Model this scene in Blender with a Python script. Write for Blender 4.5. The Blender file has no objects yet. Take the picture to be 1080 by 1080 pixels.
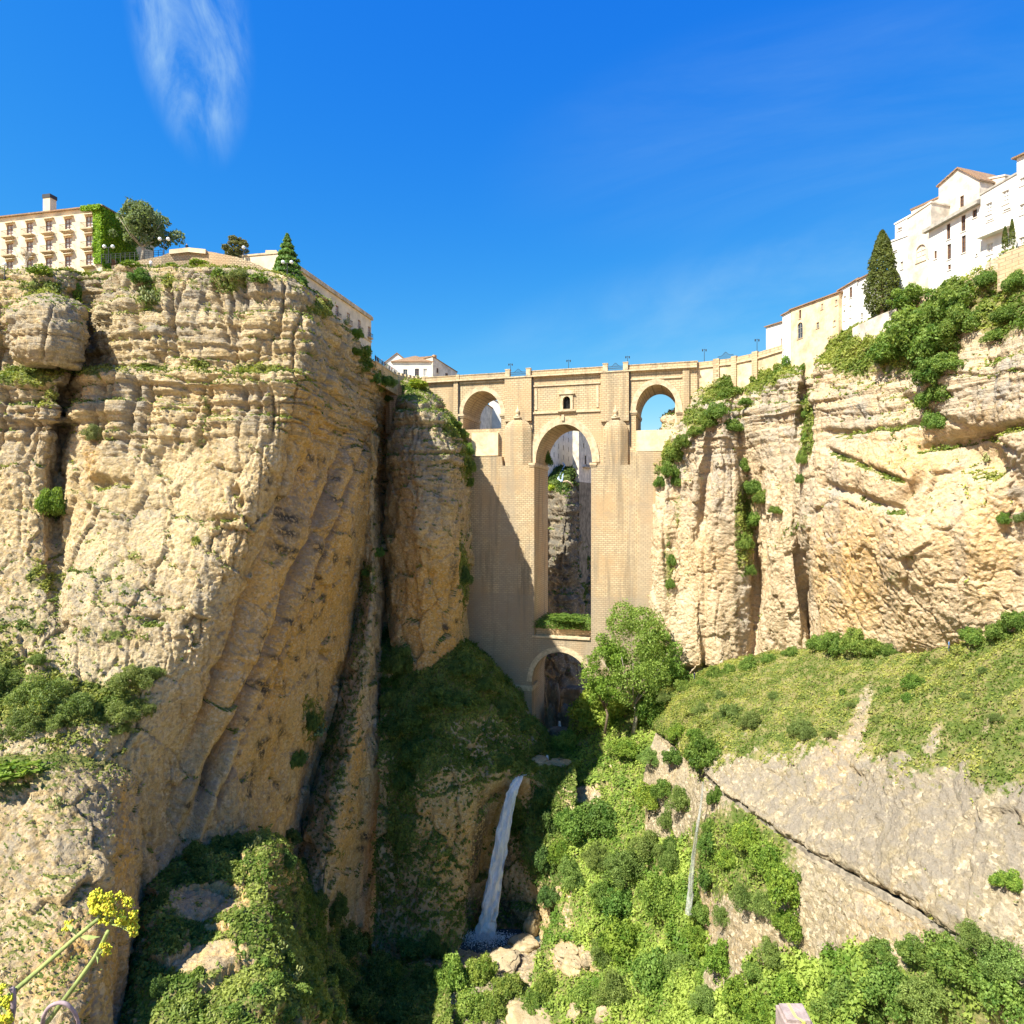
import bpy, math, random
import numpy as np
from mathutils import Vector, Matrix
from mathutils.geometry import tessellate_polygon
random.seed(7); RNG = np.random.default_rng(11)
SC = bpy.context.scene; COL = SC.collection
R = math.radians
# ------------------------------------------------------------------ camera
FPX = 700.0                                   # focal length in photo pixels (photo 1080 wide)
cam = bpy.data.cameras.new('camera'); cam.sensor_width = 36; cam.sensor_fit = 'HORIZONTAL'
cam.lens = FPX/1080*36; cam.clip_start = .1; cam.clip_end = 20000
co = bpy.data.objects.new('camera', cam); COL.objects.link(co); co.rotation_euler = (R(90), 0, 0)
SC.camera = co
# ------------------------------------------------------------------ sun and sky
AZ, EL = 50.0, 51.0                            # sun behind the camera, to the left
sdir = Vector((-math.sin(R(AZ))*math.cos(R(EL)), -math.cos(R(AZ))*math.cos(R(EL)), math.sin(R(EL))))
sl = bpy.data.lights.new('sun', 'SUN'); sl.energy = 5.0; sl.angle = R(.5); sl.color = (1, .95, .83)
so = bpy.data.objects.new('sun', sl); COL.objects.link(so); so.rotation_euler = sdir.to_track_quat('Z', 'Y').to_euler()
w = bpy.data.worlds.new('World'); SC.world = w; w.use_nodes = True
nt = w.node_tree; nt.nodes.clear(); N = nt.nodes.new; L = nt.links.new
out = N('ShaderNodeOutputWorld'); bg = N('ShaderNodeBackground'); sky = N('ShaderNodeTexSky')
sky.sky_type = 'NISHITA'; sky.sun_disc = False; sky.sun_elevation = R(EL)
sky.sun_rotation = math.atan2(sdir.x, sdir.y); sky.altitude = 700; sky.air_density = 1.0; sky.dust_density = .3; sky.ozone_density = 2.2
bg.inputs[1].default_value = .115
EXPO = 1.18
def mth(op, a, b=None, c=None, tree=None):
    n = (tree or nt).nodes.new('ShaderNodeMath'); n.operation = op
    for i, v in enumerate((a, b, c)):
        if v is None: continue
        if isinstance(v, (int, float)): n.inputs[i].default_value = v
        else: (tree or nt).links.new(v, n.inputs[i])
    return n.outputs[0]
# the deep polarised blue of the day: each channel of the sky texture follows its own response curve
sep = N('ShaderNodeSeparateColor'); L(sky.outputs[0], sep.inputs[0]); cmb = N('ShaderNodeCombineColor'); K_ = .2146; KO = .115*2**EXPO
for ch, (mul, pw) in enumerate(((.857, 2.4), (.74, 1.07), (.94, .22))):
    L(mth('MULTIPLY', mth('POWER', mth('MULTIPLY', sep.outputs[ch], K_), pw), mul/KO), cmb.inputs[ch])
# thin cirrus, placed by sky direction (x/y, z/y)
tc = N('ShaderNodeTexCoord'); sx = N('ShaderNodeSeparateXYZ'); L(tc.outputs['Generated'], sx.inputs[0])
yy = mth('MAXIMUM', sx.outputs[1], .05)
U = mth('DIVIDE', sx.outputs[0], yy); V = mth('DIVIDE', sx.outputs[2], yy)
def sstep(e0, e1, x, tree=None):
    n = (tree or nt).nodes.new('ShaderNodeMapRange'); n.interpolation_type = 'SMOOTHSTEP'
    n.inputs[1].default_value = e0; n.inputs[2].default_value = e1; (tree or nt).links.new(x, n.inputs[0]); return n.outputs[0]
def cloud(cu, cv, ang, wu, wv, sc_, seed, lo, hi, amp):
    du = mth('SUBTRACT', U, cu); dv = mth('SUBTRACT', V, cv)
    ca, sa = math.cos(R(ang)), math.sin(R(ang))
    a = mth('ADD', mth('MULTIPLY', du, ca), mth('MULTIPLY', dv, sa))      # along
    b = mth('SUBTRACT', mth('MULTIPLY', dv, ca), mth('MULTIPLY', du, sa)) # across
    cb = N('ShaderNodeCombineXYZ'); L(mth('MULTIPLY', a, sc_[0]), cb.inputs[0]); L(mth('MULTIPLY', b, sc_[1]), cb.inputs[1]); cb.inputs[2].default_value = seed
    nz = N('ShaderNodeTexNoise'); nz.inputs['Scale'].default_value = 1; nz.inputs['Detail'].default_value = 9; nz.inputs['Roughness'].default_value = .62; nz.inputs['Distortion'].default_value = .6; L(cb.outputs[0], nz.inputs[0])
    r2 = mth('ADD', mth('POWER', mth('ABSOLUTE', mth('DIVIDE', a, wu)), 2.0), mth('POWER', mth('ABSOLUTE', mth('DIVIDE', b, wv)), 2.0))
    fall = sstep(1.0, .1, r2)
    return mth('MULTIPLY', mth('MULTIPLY', sstep(lo, hi, nz.outputs[0]), fall), amp)
c1 = cloud(-.490, .76, 100, .26, .1, (4, 13), 3.1, .33, .92, 1.0)
c2 = cloud(.36, .30, 14, .55, .14, (1.6, 6), 8.3, .3, 1.0, .35)
c3 = cloud(.5, .6, 12, .6, .2, (1.2, 5), 5.7, .33, 1.0, .16)
cs = mth('ADD', mth('ADD', c1, c2), c3)
mx = N('ShaderNodeMix'); mx.data_type = 'RGBA'; L(cs, mx.inputs[0]); L(cmb.outputs[0], mx.inputs[6]); mx.inputs[7].default_value = (.56/KO, .83/KO, .98/KO, 1)
L(mx.outputs[2], bg.inputs[0]); L(bg.outputs[0], out.inputs[0])
SC.view_settings.view_transform = 'Standard'; SC.view_settings.look = 'None'; SC.view_settings.gamma = 1
SC.view_settings.exposure = EXPO
SC.render.film_transparent = False
SC.cycles.max_bounces = 8; SC.cycles.diffuse_bounces = 6; SC.cycles.glossy_bounces = 2; SC.cycles.transmission_bounces = 4; SC.cycles.transparent_max_bounces = 6
SC.cycles.use_denoising = True
# ------------------------------------------------------------------ helpers
def P(px, py, Y): return np.array(((px-540)/FPX*Y, Y, (540-py)/FPX*Y), float)
_perm = RNG.permutation(256); _perm = np.concatenate([_perm, _perm, _perm])
_g = RNG.normal(size=(256, 3)); _g /= np.linalg.norm(_g, axis=1)[:, None]
def noise(p):
    pi = np.floor(p).astype(np.int64); f = p-pi; pi &= 255
    u = f*f*f*(f*(f*6-15)+10); out = 0
    for i in (0, 1):
        wx = u[..., 0] if i else 1-u[..., 0]
        A = _perm[pi[..., 0]+i]
        for j in (0, 1):
            wy = u[..., 1] if j else 1-u[..., 1]
            B = _perm[A+pi[..., 1]+j]
            for k in (0, 1):
                wz = u[..., 2] if k else 1-u[..., 2]
                h = _perm[B+pi[..., 2]+k]
                d = (_g[h]*(f-np.array((i, j, k)))).sum(-1)
                out = out+d*wx*wy*wz
    return out*1.6
def fbm(p, s, o=4, seed=0, rough=.5, ridged=False):
    q = p*np.asarray(s, float)+seed*17.31; a, t, r = 1., 0., 0.
    for _ in range(o):
        n = noise(q)
        if ridged: n = 1-2*np.abs(n)
        r = r+a*n; t += a; a *= rough; q = q*2.03+5.7
    return r/t
def worley(p, seed=0):
    pi = np.floor(p).astype(np.int64); F1 = np.full(p.shape[:-1], 9.); F2 = F1.copy(); R1 = np.zeros(p.shape[:-1]); S1 = np.zeros(p.shape[:-1])
    for i in (-1, 0, 1):
        for j in (-1, 0, 1):
            for k in (-1, 0, 1):
                c = pi+np.array((i, j, k)); h = _perm[(_perm[(_perm[(c[..., 0]+seed) & 255]+c[..., 1]) & 255]+c[..., 2]) & 255]
                q = c+.5+np.stack([_hx[h], _hx[(h+71) & 255], _hx[(h+149) & 255]], -1)*.8; v = p-q; d = np.sqrt((v*v).sum(-1))
                pl = (v*_g[h]).sum(-1); m = d < F1
                F2 = np.where(m, F1, np.minimum(F2, d)); F1 = np.where(m, d, F1); R1 = np.where(m, _hx[(h+33) & 255], R1); S1 = np.where(m, pl, S1)
    return R1, S1, F2-F1
_hx = RNG.random(256)-.5
def sm(a, b, x):
    t = np.clip((x-a)/(b-a), 0, 1); return t*t*(3-2*t)
def link(name, me, mats, parent=None):
    o = bpy.data.objects.new(name, me); COL.objects.link(o)
    for m in (mats if isinstance(mats, (list, tuple)) else [mats]): me.materials.append(m)
    if parent: o.parent = parent
    return o
def tag(o, label=None, cat=None, group=None, kind=None):
    if label: o['label'] = label
    if cat: o['category'] = cat
    if group: o['group'] = group
    if kind: o['kind'] = kind
    return o
def npmesh(name, V, F, smooth=True, attrs=None):
    me = bpy.data.meshes.new(name); V = np.asarray(V, np.float32); F = np.asarray(F, np.int32)
    k = F.shape[1]; me.vertices.add(len(V)); me.vertices.foreach_set('co', V.ravel())
    me.loops.add(F.size); me.loops.foreach_set('vertex_index', F.ravel())
    me.polygons.add(len(F)); me.polygons.foreach_set('loop_start', np.arange(0, F.size, k, dtype=np.int32))
    me.polygons.foreach_set('use_smooth', np.full(len(F), smooth)); me.update(calc_edges=True)
    for n, v in (attrs or {}).items():
        a = me.attributes.new(n, 'FLOAT', 'POINT'); a.data.foreach_set('value', np.asarray(v, np.float32))
    return me
def empty(name, loc=(0, 0, 0), rz=0):
    o = bpy.data.objects.new(name, None); COL.objects.link(o); o.location = loc; o.rotation_euler = (0, 0, rz); o.empty_display_size = .5; return o
class MB:
    """collects polygons, builds one mesh"""
    def __init__(s): s.v = []; s.f = []
    def add(s, vs, fs):
        b = len(s.v); s.v += [tuple(map(float, v)) for v in vs]; s.f += [tuple(i+b for i in f) for f in fs]; return s
    def box(s, x0, x1, y0, y1, z0, z1):
        return s.add([(x, y, z) for z in (z0, z1) for (x, y) in ((x0, y0), (x1, y0), (x1, y1), (x0, y1))],
                     [(3, 2, 1, 0), (4, 5, 6, 7), (0, 1, 5, 4), (1, 2, 6, 5), (2, 3, 7, 6), (3, 0, 4, 7)])
    def prism(s, poly, z0, z1, top=None):
        """poly: xy list anticlockwise; top: optional list of z per corner"""
        n = len(poly); vs = [(x, y, z0) for x, y in poly]+[(p[0], p[1], (top[i] if top else z1)) for i, p in enumerate(poly)]
        return s.add(vs, [tuple(range(n))[::-1], tuple(range(n, 2*n))]+[(i, (i+1) % n, n+(i+1) % n, n+i) for i in range(n)])
    def tube(s, pts, rad, n=6, cap=True):
        pts = [Vector(p) for p in pts]; rad = rad if isinstance(rad, (list, tuple)) else [rad]*len(pts)
        rings = []; up0 = Vector((0, 0, 1))
        for i, p in enumerate(pts):
            d = (pts[min(i+1, len(pts)-1)]-pts[max(i-1, 0)]).normalized()
            a = d.cross(up0 if abs(d.z) < .95 else Vector((1, 0, 0))).normalized(); b = d.cross(a)
            rings += [p+(a*math.cos(2*math.pi*k/n)+b*math.sin(2*math.pi*k/n))*rad[i] for k in range(n)]
        fs = [(i*n+k, i*n+(k+1) % n, (i+1)*n+(k+1) % n, (i+1)*n+k) for i in range(len(pts)-1) for k in range(n)]
        if cap: fs += [tuple(range(n))[::-1], tuple(range((len(pts)-1)*n, len(pts)*n))]
        return s.add(rings, fs)
    def lathe(s, prof, c=(0, 0, 0), n=10):
        vs = [(c[0]+r*math.cos(2*math.pi*k/n), c[1]+r*math.sin(2*math.pi*k/n), c[2]+z) for r, z in prof for k in range(n)]
        m = len(prof)
        return s.add(vs, [(i*n+k, i*n+(k+1) % n, (i+1)*n+(k+1) % n, (i+1)*n+k) for i in range(m-1) for k in range(n)]+[tuple(range(n))[::-1], tuple(range((m-1)*n, m*n))])
    def plate(s, outer, holes, y0, y1):
        """outer, holes: lists of (x,z); extruded between y0 and y1"""
        loops = [list(outer)]+[list(h) for h in holes]
        def area(l): return sum(l[i][0]*l[(i+1) % len(l)][1]-l[(i+1) % len(l)][0]*l[i][1] for i in range(len(l)))
        if area(loops[0]) < 0: loops[0].reverse()
        for h in loops[1:]:
            if area(h) > 0: h.reverse()
        tri = tessellate_polygon([[Vector((x, z, 0)) for x, z in l] for l in loops])
        flat = [p for l in loops for p in l]; n = len(flat)
        vs = [(x, y0, z) for x, z in flat]+[(x, y1, z) for x, z in flat]; fs = []
        for t in tri:
            a, b, c = t; A, B, C = flat[a], flat[b], flat[c]
            if (B[0]-A[0])*(C[1]-A[1])-(C[0]-A[0])*(B[1]-A[1]) < 0: b, c = c, b
            fs += [(a, b, c), (n+c, n+b, n+a)]
        o = 0
        for l in loops:
            m = len(l); fs += [(o+(i+1) % m, o+i, n+o+i, n+o+(i+1) % m) for i in range(m)]; o += m
        return s.add(vs, fs)
    def build(s, name, mat, parent=None, smooth=False):
        me = bpy.data.meshes.new(name); me.from_pydata(s.v, [], s.f)
        if smooth: me.polygons.foreach_set('use_smooth', [True]*len(me.polygons))
        me.update(); return link(name, me, mat, parent)
# ------------------------------------------------------------------ materials
def newmat(name, rough=.9, spec=.2):
    m = bpy.data.materials.new(name); m.use_nodes = True; b = m.node_tree.nodes['Principled BSDF']
    b.inputs['Roughness'].default_value = rough; b.inputs['Specular IOR Level'].default_value = spec
    return m, m.node_tree, b
class NB:
    def __init__(s, tree): s.t = tree; s.c = tree.nodes.new('ShaderNodeTexCoord')
    def n(s, k): return s.t.nodes.new(k)
    def l(s, a, b): s.t.links.new(a, b)
    def m(s, op, a, b=None, c=None): return mth(op, a, b, c, s.t)
    def vec(s, sc=(1, 1, 1), off=(0, 0, 0), src=None):
        mp = s.n('ShaderNodeMapping'); mp.inputs['Scale'].default_value = sc; mp.inputs['Location'].default_value = off
        s.l(src or s.c.outputs['Object'], mp.inputs[0]); return mp.outputs[0]
    def noise(s, sc, detail=4, rough=.55, dist=0, off=(0, 0, 0), src=None):
        sc = sc if isinstance(sc, tuple) else (sc,)*3
        n = s.n('ShaderNodeTexNoise'); n.inputs['Scale'].default_value = 1; n.inputs['Detail'].default_value = detail; n.inputs['Roughness'].default_value = rough; n.inputs['Distortion'].default_value = dist
        s.l(s.vec(sc, off, src), n.inputs[0]); return n.outputs[0]
    def voro(s, sc, feat='F1', src=None, out=0):
        sc = sc if isinstance(sc, tuple) else (sc,)*3
        n = s.n('ShaderNodeTexVoronoi'); n.feature = feat; n.inputs['Scale'].default_value = 1; s.l(s.vec(sc, (0, 0, 0), src), n.inputs[0]); return n.outputs[out]
    def rng(s, x, a, b, c=0., d=1.):
        n = s.n('ShaderNodeMapRange'); n.interpolation_type = 'SMOOTHSTEP'
        for i, v in zip((1, 2, 3, 4), (a, b, c, d)): n.inputs[i].default_value = v
        s.l(x, n.inputs[0]); return n.outputs[0]
    def attr(s, name):
        n = s.n('ShaderNodeAttribute'); n.attribute_name = name; return n.outputs['Fac']
    def mix(s, f, a, b, mode='MIX'):
        n = s.n('ShaderNodeMix'); n.data_type = 'RGBA'; n.blend_type = mode
        for i, v in ((0, f), (6, a), (7, b)):
            if isinstance(v, (int, float)): n.inputs[i].default_value = v
            elif isinstance(v, tuple): n.inputs[i].default_value = (*v, 1) if len(v) == 3 else v
            else: s.l(v, n.inputs[i])
        return n.outputs[2]
    def bump(s, h, strength=.5, dist=.1, prev=None):
        n = s.n('ShaderNodeBump'); n.inputs['Strength'].default_value = strength; n.inputs['Distance'].default_value = dist
        s.l(h, n.inputs['Height'])
        if prev: s.l(prev, n.inputs['Normal'])
        return n.outputs[0]
def rock_mat(name, cream=(.59, .46, .25), tan=(.44, .32, .155), grey=(.27, .235, .18), strata=1., peb=.45, hl=.55):
    m, t, b = newmat(name, .95, .1); q = NB(t)
    n1 = q.noise(.11, 5, .6); n2 = q.noise(.9, 6, .65); n4 = q.noise(4.5, 3, .6)
    c = q.mix(q.rng(n1, .35, .65), cream, tan)
    c = q.mix(q.m('MULTIPLY', q.rng(n2, .42, .72), hl), c, (cream[0]*1.12, cream[1]*1.16, cream[2]*1.3))
    c = q.mix(q.attr('orange'), c, (.66, .375, .095))
    st = q.noise((.06, .06, 1.1), 6, .62, .3)
    st2 = q.noise((.3, .3, 5.0), 3, .5, .2, (3, 1, 9))
    sa = q.attr('strata')
    vc = q.n('ShaderNodeTexVoronoi'); vc.inputs['Scale'].default_value = 1; q.l(q.vec((2.3, 2.3, 2.8)), vc.inputs[0]); vs_ = q.n('ShaderNodeSeparateColor'); q.l(vc.outputs['Color'], vs_.inputs[0])
    c = q.mix(q.m('MULTIPLY', q.rng(vs_.outputs[0], .5, 1.0), peb), c, (tan[0]*.62, tan[1]*.62, tan[2]*.66)); c = q.mix(q.m('MULTIPLY', q.rng(vs_.outputs[1], .6, 1.0), peb), c, (.72, .60, .42))
    gm = q.m('MULTIPLY', q.rng(q.m('ADD', q.m('MULTIPLY', st, .75), q.m('MULTIPLY', st2, .25)), .50, .60), q.m('MULTIPLY', sa, .85*strata))
    c = q.mix(gm, c, (.33, .26, .165))
    sk = q.noise((.55, .55, .035), 4, .6, .4, (7, 3, 0))
    c = q.mix(q.m('MULTIPLY', q.rng(sk, .56, .70), .40), c, (.25, .19, .12))
    g2 = q.m('MULTIPLY', q.attr('grey'), q.rng(q.noise(.45, 5, .65, 0, (5, 5, 5)), .33, .58))
    c = q.mix(g2, c, grey)
    c = q.mix(q.m('MULTIPLY', q.rng(n4, .55, .68), .42), c, (.16, .12, .08))
    c = q.mix(q.m('MULTIPLY', q.rng(q.noise(.22, 6, .7, .5, (2, 7, 4)), .52, .66), .38), c, (tan[0]*.8, tan[1]*.82, tan[2]*.85))
    c = q.mix(q.m('MULTIPLY', q.rng(n4, .40, .28), .30), c, (.72, .58, .40))
    dk = q.m('MULTIPLY', q.attr('stain_shade'), q.rng(q.noise(1.6, 4, .6), .35, .55))
    c = q.mix(dk, c, (.075, .065, .05))
    vg = q.attr('veg'); vm = q.rng(q.m('ADD', vg, q.m('MULTIPLY', q.m('SUBTRACT', q.noise(.8, 5, .7, 0, (1, 8, 2)), .5), 1.3)), .42, .62)
    gc = q.mix(q.rng(q.noise(.5, 4, .6, 0, (9, 9, 1)), .4, .62), (.10, .135, .03), (.25, .22, .09))
    c = q.mix(vm, c, gc)
    q.l(c, b.inputs['Base Color'])
    h = q.m('ADD', q.noise(1.3, 9, .68), q.m('MULTIPLY', q.m('MULTIPLY', st2, sa), .5))
    n = q.bump(h, .9, .55)
    n = q.bump(q.voro(2.6), .45, .16, n)
    q.l(n, b.inputs['Normal'])
    return m
M = {}
M['rock'] = rock_mat('limestone')
M['rock_right'] = rock_mat('limestone_pale', (.61, .47, .295), (.54, .40, .235), (.36, .32, .26))
M['conglom'] = rock_mat('conglomerate', (.41, .335, .21), (.31, .25, .15), (.25, .215, .165), .2, .7, .25)
M['rock_dark'] = rock_mat('gorge_rock_shaded', (.24, .20, .14), (.17, .14, .10), (.13, .12, .10))  # darker limestone copy, the gorge's shade put into the colour
# ------------------------------------------------------------------ lofted terrain
def cr_w(t, tau):
    t2, t3 = t*t, t*t*t
    return np.stack([-tau*t+2*tau*t2-tau*t3, 1+(tau-3)*t2+(2-tau)*t3, tau*t+(3-2*tau)*t2+(tau-2)*t3, -tau*t2+tau*t3], -1)
def resample(A, seglen, du, tau):
    """A (n, m, 3) -> interpolated along axis 0"""
    n = len(A); idx = []; ts = []
    for i in range(n-1):
        k = max(1, int(math.ceil(min(seglen[i], 60.)/du))); t = np.arange(k)/k
        idx += [i]*k; ts += list(t)
    idx.append(n-2); ts.append(1.)
    idx = np.array(idx); W = cr_w(np.array(ts), tau)
    g = lambda j: A[np.clip(idx+j, 0, n-1)]
    r = 0
    for j in range(-1, 3):
        r = r+W[:, j+1][:, None, None]*g(j)
    return r
TERR = {}
def proj(Pp): Y = np.maximum(Pp[..., 1], 1); return 540+Pp[..., 0]/Y*FPX, 540-Pp[..., 2]/Y*FPX
def surf(name, rows, mat, du=.28, dv=.28, tau=.42, disp=None, dents=(), veg=(), stain_shade=(), orange=(), grey=(), vbase=0., slope_veg=(.55, .8), amp=1., strata_z=(0, 12), grey_b=.0, orange_b=0., wk=1., flip=False, cong=.22, joints=1.2, bulge=1.4, post=None, no=(), vegf=None):
    A = np.array([[np.array(c, float) for c in r] for r in rows])
    lr = np.linalg.norm(np.diff(A, axis=0), axis=2).mean(1); lc = np.linalg.norm(np.diff(A, axis=1), axis=2).mean(0)
    B = resample(A, lr, dv, tau); B = resample(B.transpose(1, 0, 2), lc, du, tau).transpose(1, 0, 2)
    def nrm(B):
        gu = np.gradient(B, axis=1); gv = np.gradient(B, axis=0); n = np.cross(gv, gu); n /= np.linalg.norm(n, axis=2)[..., None]+1e-9
        return n if not flip else -n
    n = nrm(B)
    X, Yp = proj(B)
    D = np.zeros(B.shape[:2])
    z = B[..., 2]
    ss = sm(strata_z[0], strata_z[1], z+4*fbm(B, .04, 2, 3)) if strata_z else np.zeros_like(z)
    steep = 1-np.abs(n[..., 2])**2
    Bz = B.copy(); Bz[..., 2] += .10*B[..., 0]*0+1.2*fbm(B, .05, 2, 8)
    def beds(th, lat, seed, sharp):
        zz = Bz[..., 2]/th+.35*fbm(B, (.05, .05, .1), 2, seed); k = np.floor(zz); f = zz-k
        def off(kk): return noise(np.stack([B[..., 0]*lat, B[..., 1]*lat, kk*5.37+seed], -1))
        w = sm(sharp, 1, f); return off(k)*(1-w)+off(k+1)*w-.22*np.exp(-((f-.5-sharp/2)/.09)**2)
    D += ss*steep*amp*(1.35*beds(3.1, .03, 3, .88)+.6*beds(1.15, .06, 7, .82)+.2*beds(.5, .12, 11, .7))
    s1 = fbm(Bz, (.035, .035, .42), 3, 1); D += ss*steep*s1*.55*amp
    fl = fbm(B, (.22, .22, .05), 3, 16, .6); D += .45*fl*steep*(1-.5*ss)*amp
    wp = B+1.1*np.stack([fbm(B, .35, 2, 51), fbm(B, .35, 2, 52), fbm(B, .35, 2, 53)], -1)
    r1, p1, e1 = worley(wp*np.array((.17, .17, .12)), 3); D += amp*(1.5*p1+.7*r1-.5*np.exp(-(e1/.05)**2))*(1-.6*ss)*(.4+.6*wk)
    r2, p2, e2 = worley(wp*np.array((.38, .38, .62)), 9); D += amp*wk*(.3*p2+.4*r2-.3*np.exp(-(e2/.07)**2))*(.45+.35*ss)
    r3, p3, e3 = worley(wp*1.25, 15); D += (.20*p3+.16*r3)*(1-.4*ss)
    bl = fbm(Bz, (.05, .05, .30), 2, 15); D -= ss*steep*.9*np.exp(-(bl/.035)**2)*amp
    jj = fbm(B, (.13, .13, .018), 3, 4); J = np.exp(-(jj/.045)**2)
    D -= joints*J*steep*(0.35+.65*ss)*amp
    j2 = fbm(B, (.33, .33, .04), 2, 14); D -= .45*np.exp(-(j2/.06)**2)*steep*(.4+.6*ss)*amp
    D += bulge*fbm(B, .06, 3, 5)*amp
    D += (.28+.27*ss)*fbm(B, (.3, .3, .22), 4, 6, .55)*amp
    D += cong*(1-.6*ss)*(np.abs(fbm(B, 1.1, 3, 7, .7))*1.1)
    D += .10*fbm(B, 2.2, 2, 9)
    pk = fbm(B, .55, 2, 19); D -= .35*sm(.42, .6, pk)*(1-.5*ss)
    for (px, py, rx, ry, d) in dents:
        D -= d*np.exp(-(((X-px)/rx)**2+((Yp-py)/ry)**2)**1.5)
    if disp is not None: D += disp(B, X, Yp)
    B2 = B+n*D[..., None]
    if post is not None: B2 = post(B2, B, n, X, Yp)
    n2 = nrm(B2)
    def mask(lst):
        m = np.zeros(B.shape[:2])
        for it in lst:
            px, py, rx, ry = it[:4]; v = it[4] if len(it) > 4 else 1.; a = R(it[5]) if len(it) > 5 else 0
            dx, dy = X-px, Yp-py; u = dx*math.cos(a)+dy*math.sin(a); w_ = -dx*math.sin(a)+dy*math.cos(a)
            m = np.maximum(m, v*np.exp(-((u/rx)**2+(w_/ry)**2)**1.6))
        return m
    vg = np.maximum(mask(veg), vbase+sm(slope_veg[0], slope_veg[1], n2[..., 2])*.95)
    if vegf is not None: vg = np.maximum(vg, vegf(B2, X, Yp, n2))
    if no: vg = vg*(1-mask(no))
    og = np.clip(orange_b+mask(orange)+.5*fbm(B, .05, 3, 21), 0, 1)
    gy = np.clip(grey_b+mask(grey)+.9*ss*sm(.05, .5, fbm(B, (.07, .07, .12), 3, 22))+.6*sm(.15, .6, n2[..., 2])*(vg < .5), 0, 1)
    nr, nc = B2.shape[:2]
    i = np.arange(nr*nc).reshape(nr, nc)
    F = np.stack([i[:-1, :-1], i[1:, :-1], i[1:, 1:], i[:-1, 1:]], -1).reshape(-1, 4)
    if flip: F = F[:, ::-1]
    Vv = B2.reshape(-1, 3)
    at = dict(veg=vg.ravel(), orange=og.ravel(), grey=gy.ravel(), strata=ss.ravel(), stain_shade=mask(stain_shade).ravel())
    o = link(name, npmesh(name, Vv, F, True, at), mat); o['kind'] = 'structure'
    TERR[name] = dict(V=B2, n=n2, veg=vg, X=X, Y=Yp, obj=o)
    return o
def flat(name, col, rough=.8, spec=.2, nz=.12, sc=1.2, metal=0, bump=.2):
    m, t, b = newmat(name, rough, spec); q = NB(t); b.inputs['Metallic'].default_value = metal
    c = q.mix(q.rng(q.noise(sc, 5, .65), .35, .68), tuple(min(1, x*(1+nz)) for x in col), tuple(x*(1-nz*1.6) for x in col))
    q.l(c, b.inputs['Base Color']); q.l(q.bump(q.noise(sc*5, 4), bump, .05), b.inputs['Normal']); return m
# ================================================================== TERRAIN
pr = lambda *t: [P(*c) for c in t]
def Wd(x, y, z): return np.array((x, y, z), float)
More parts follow.
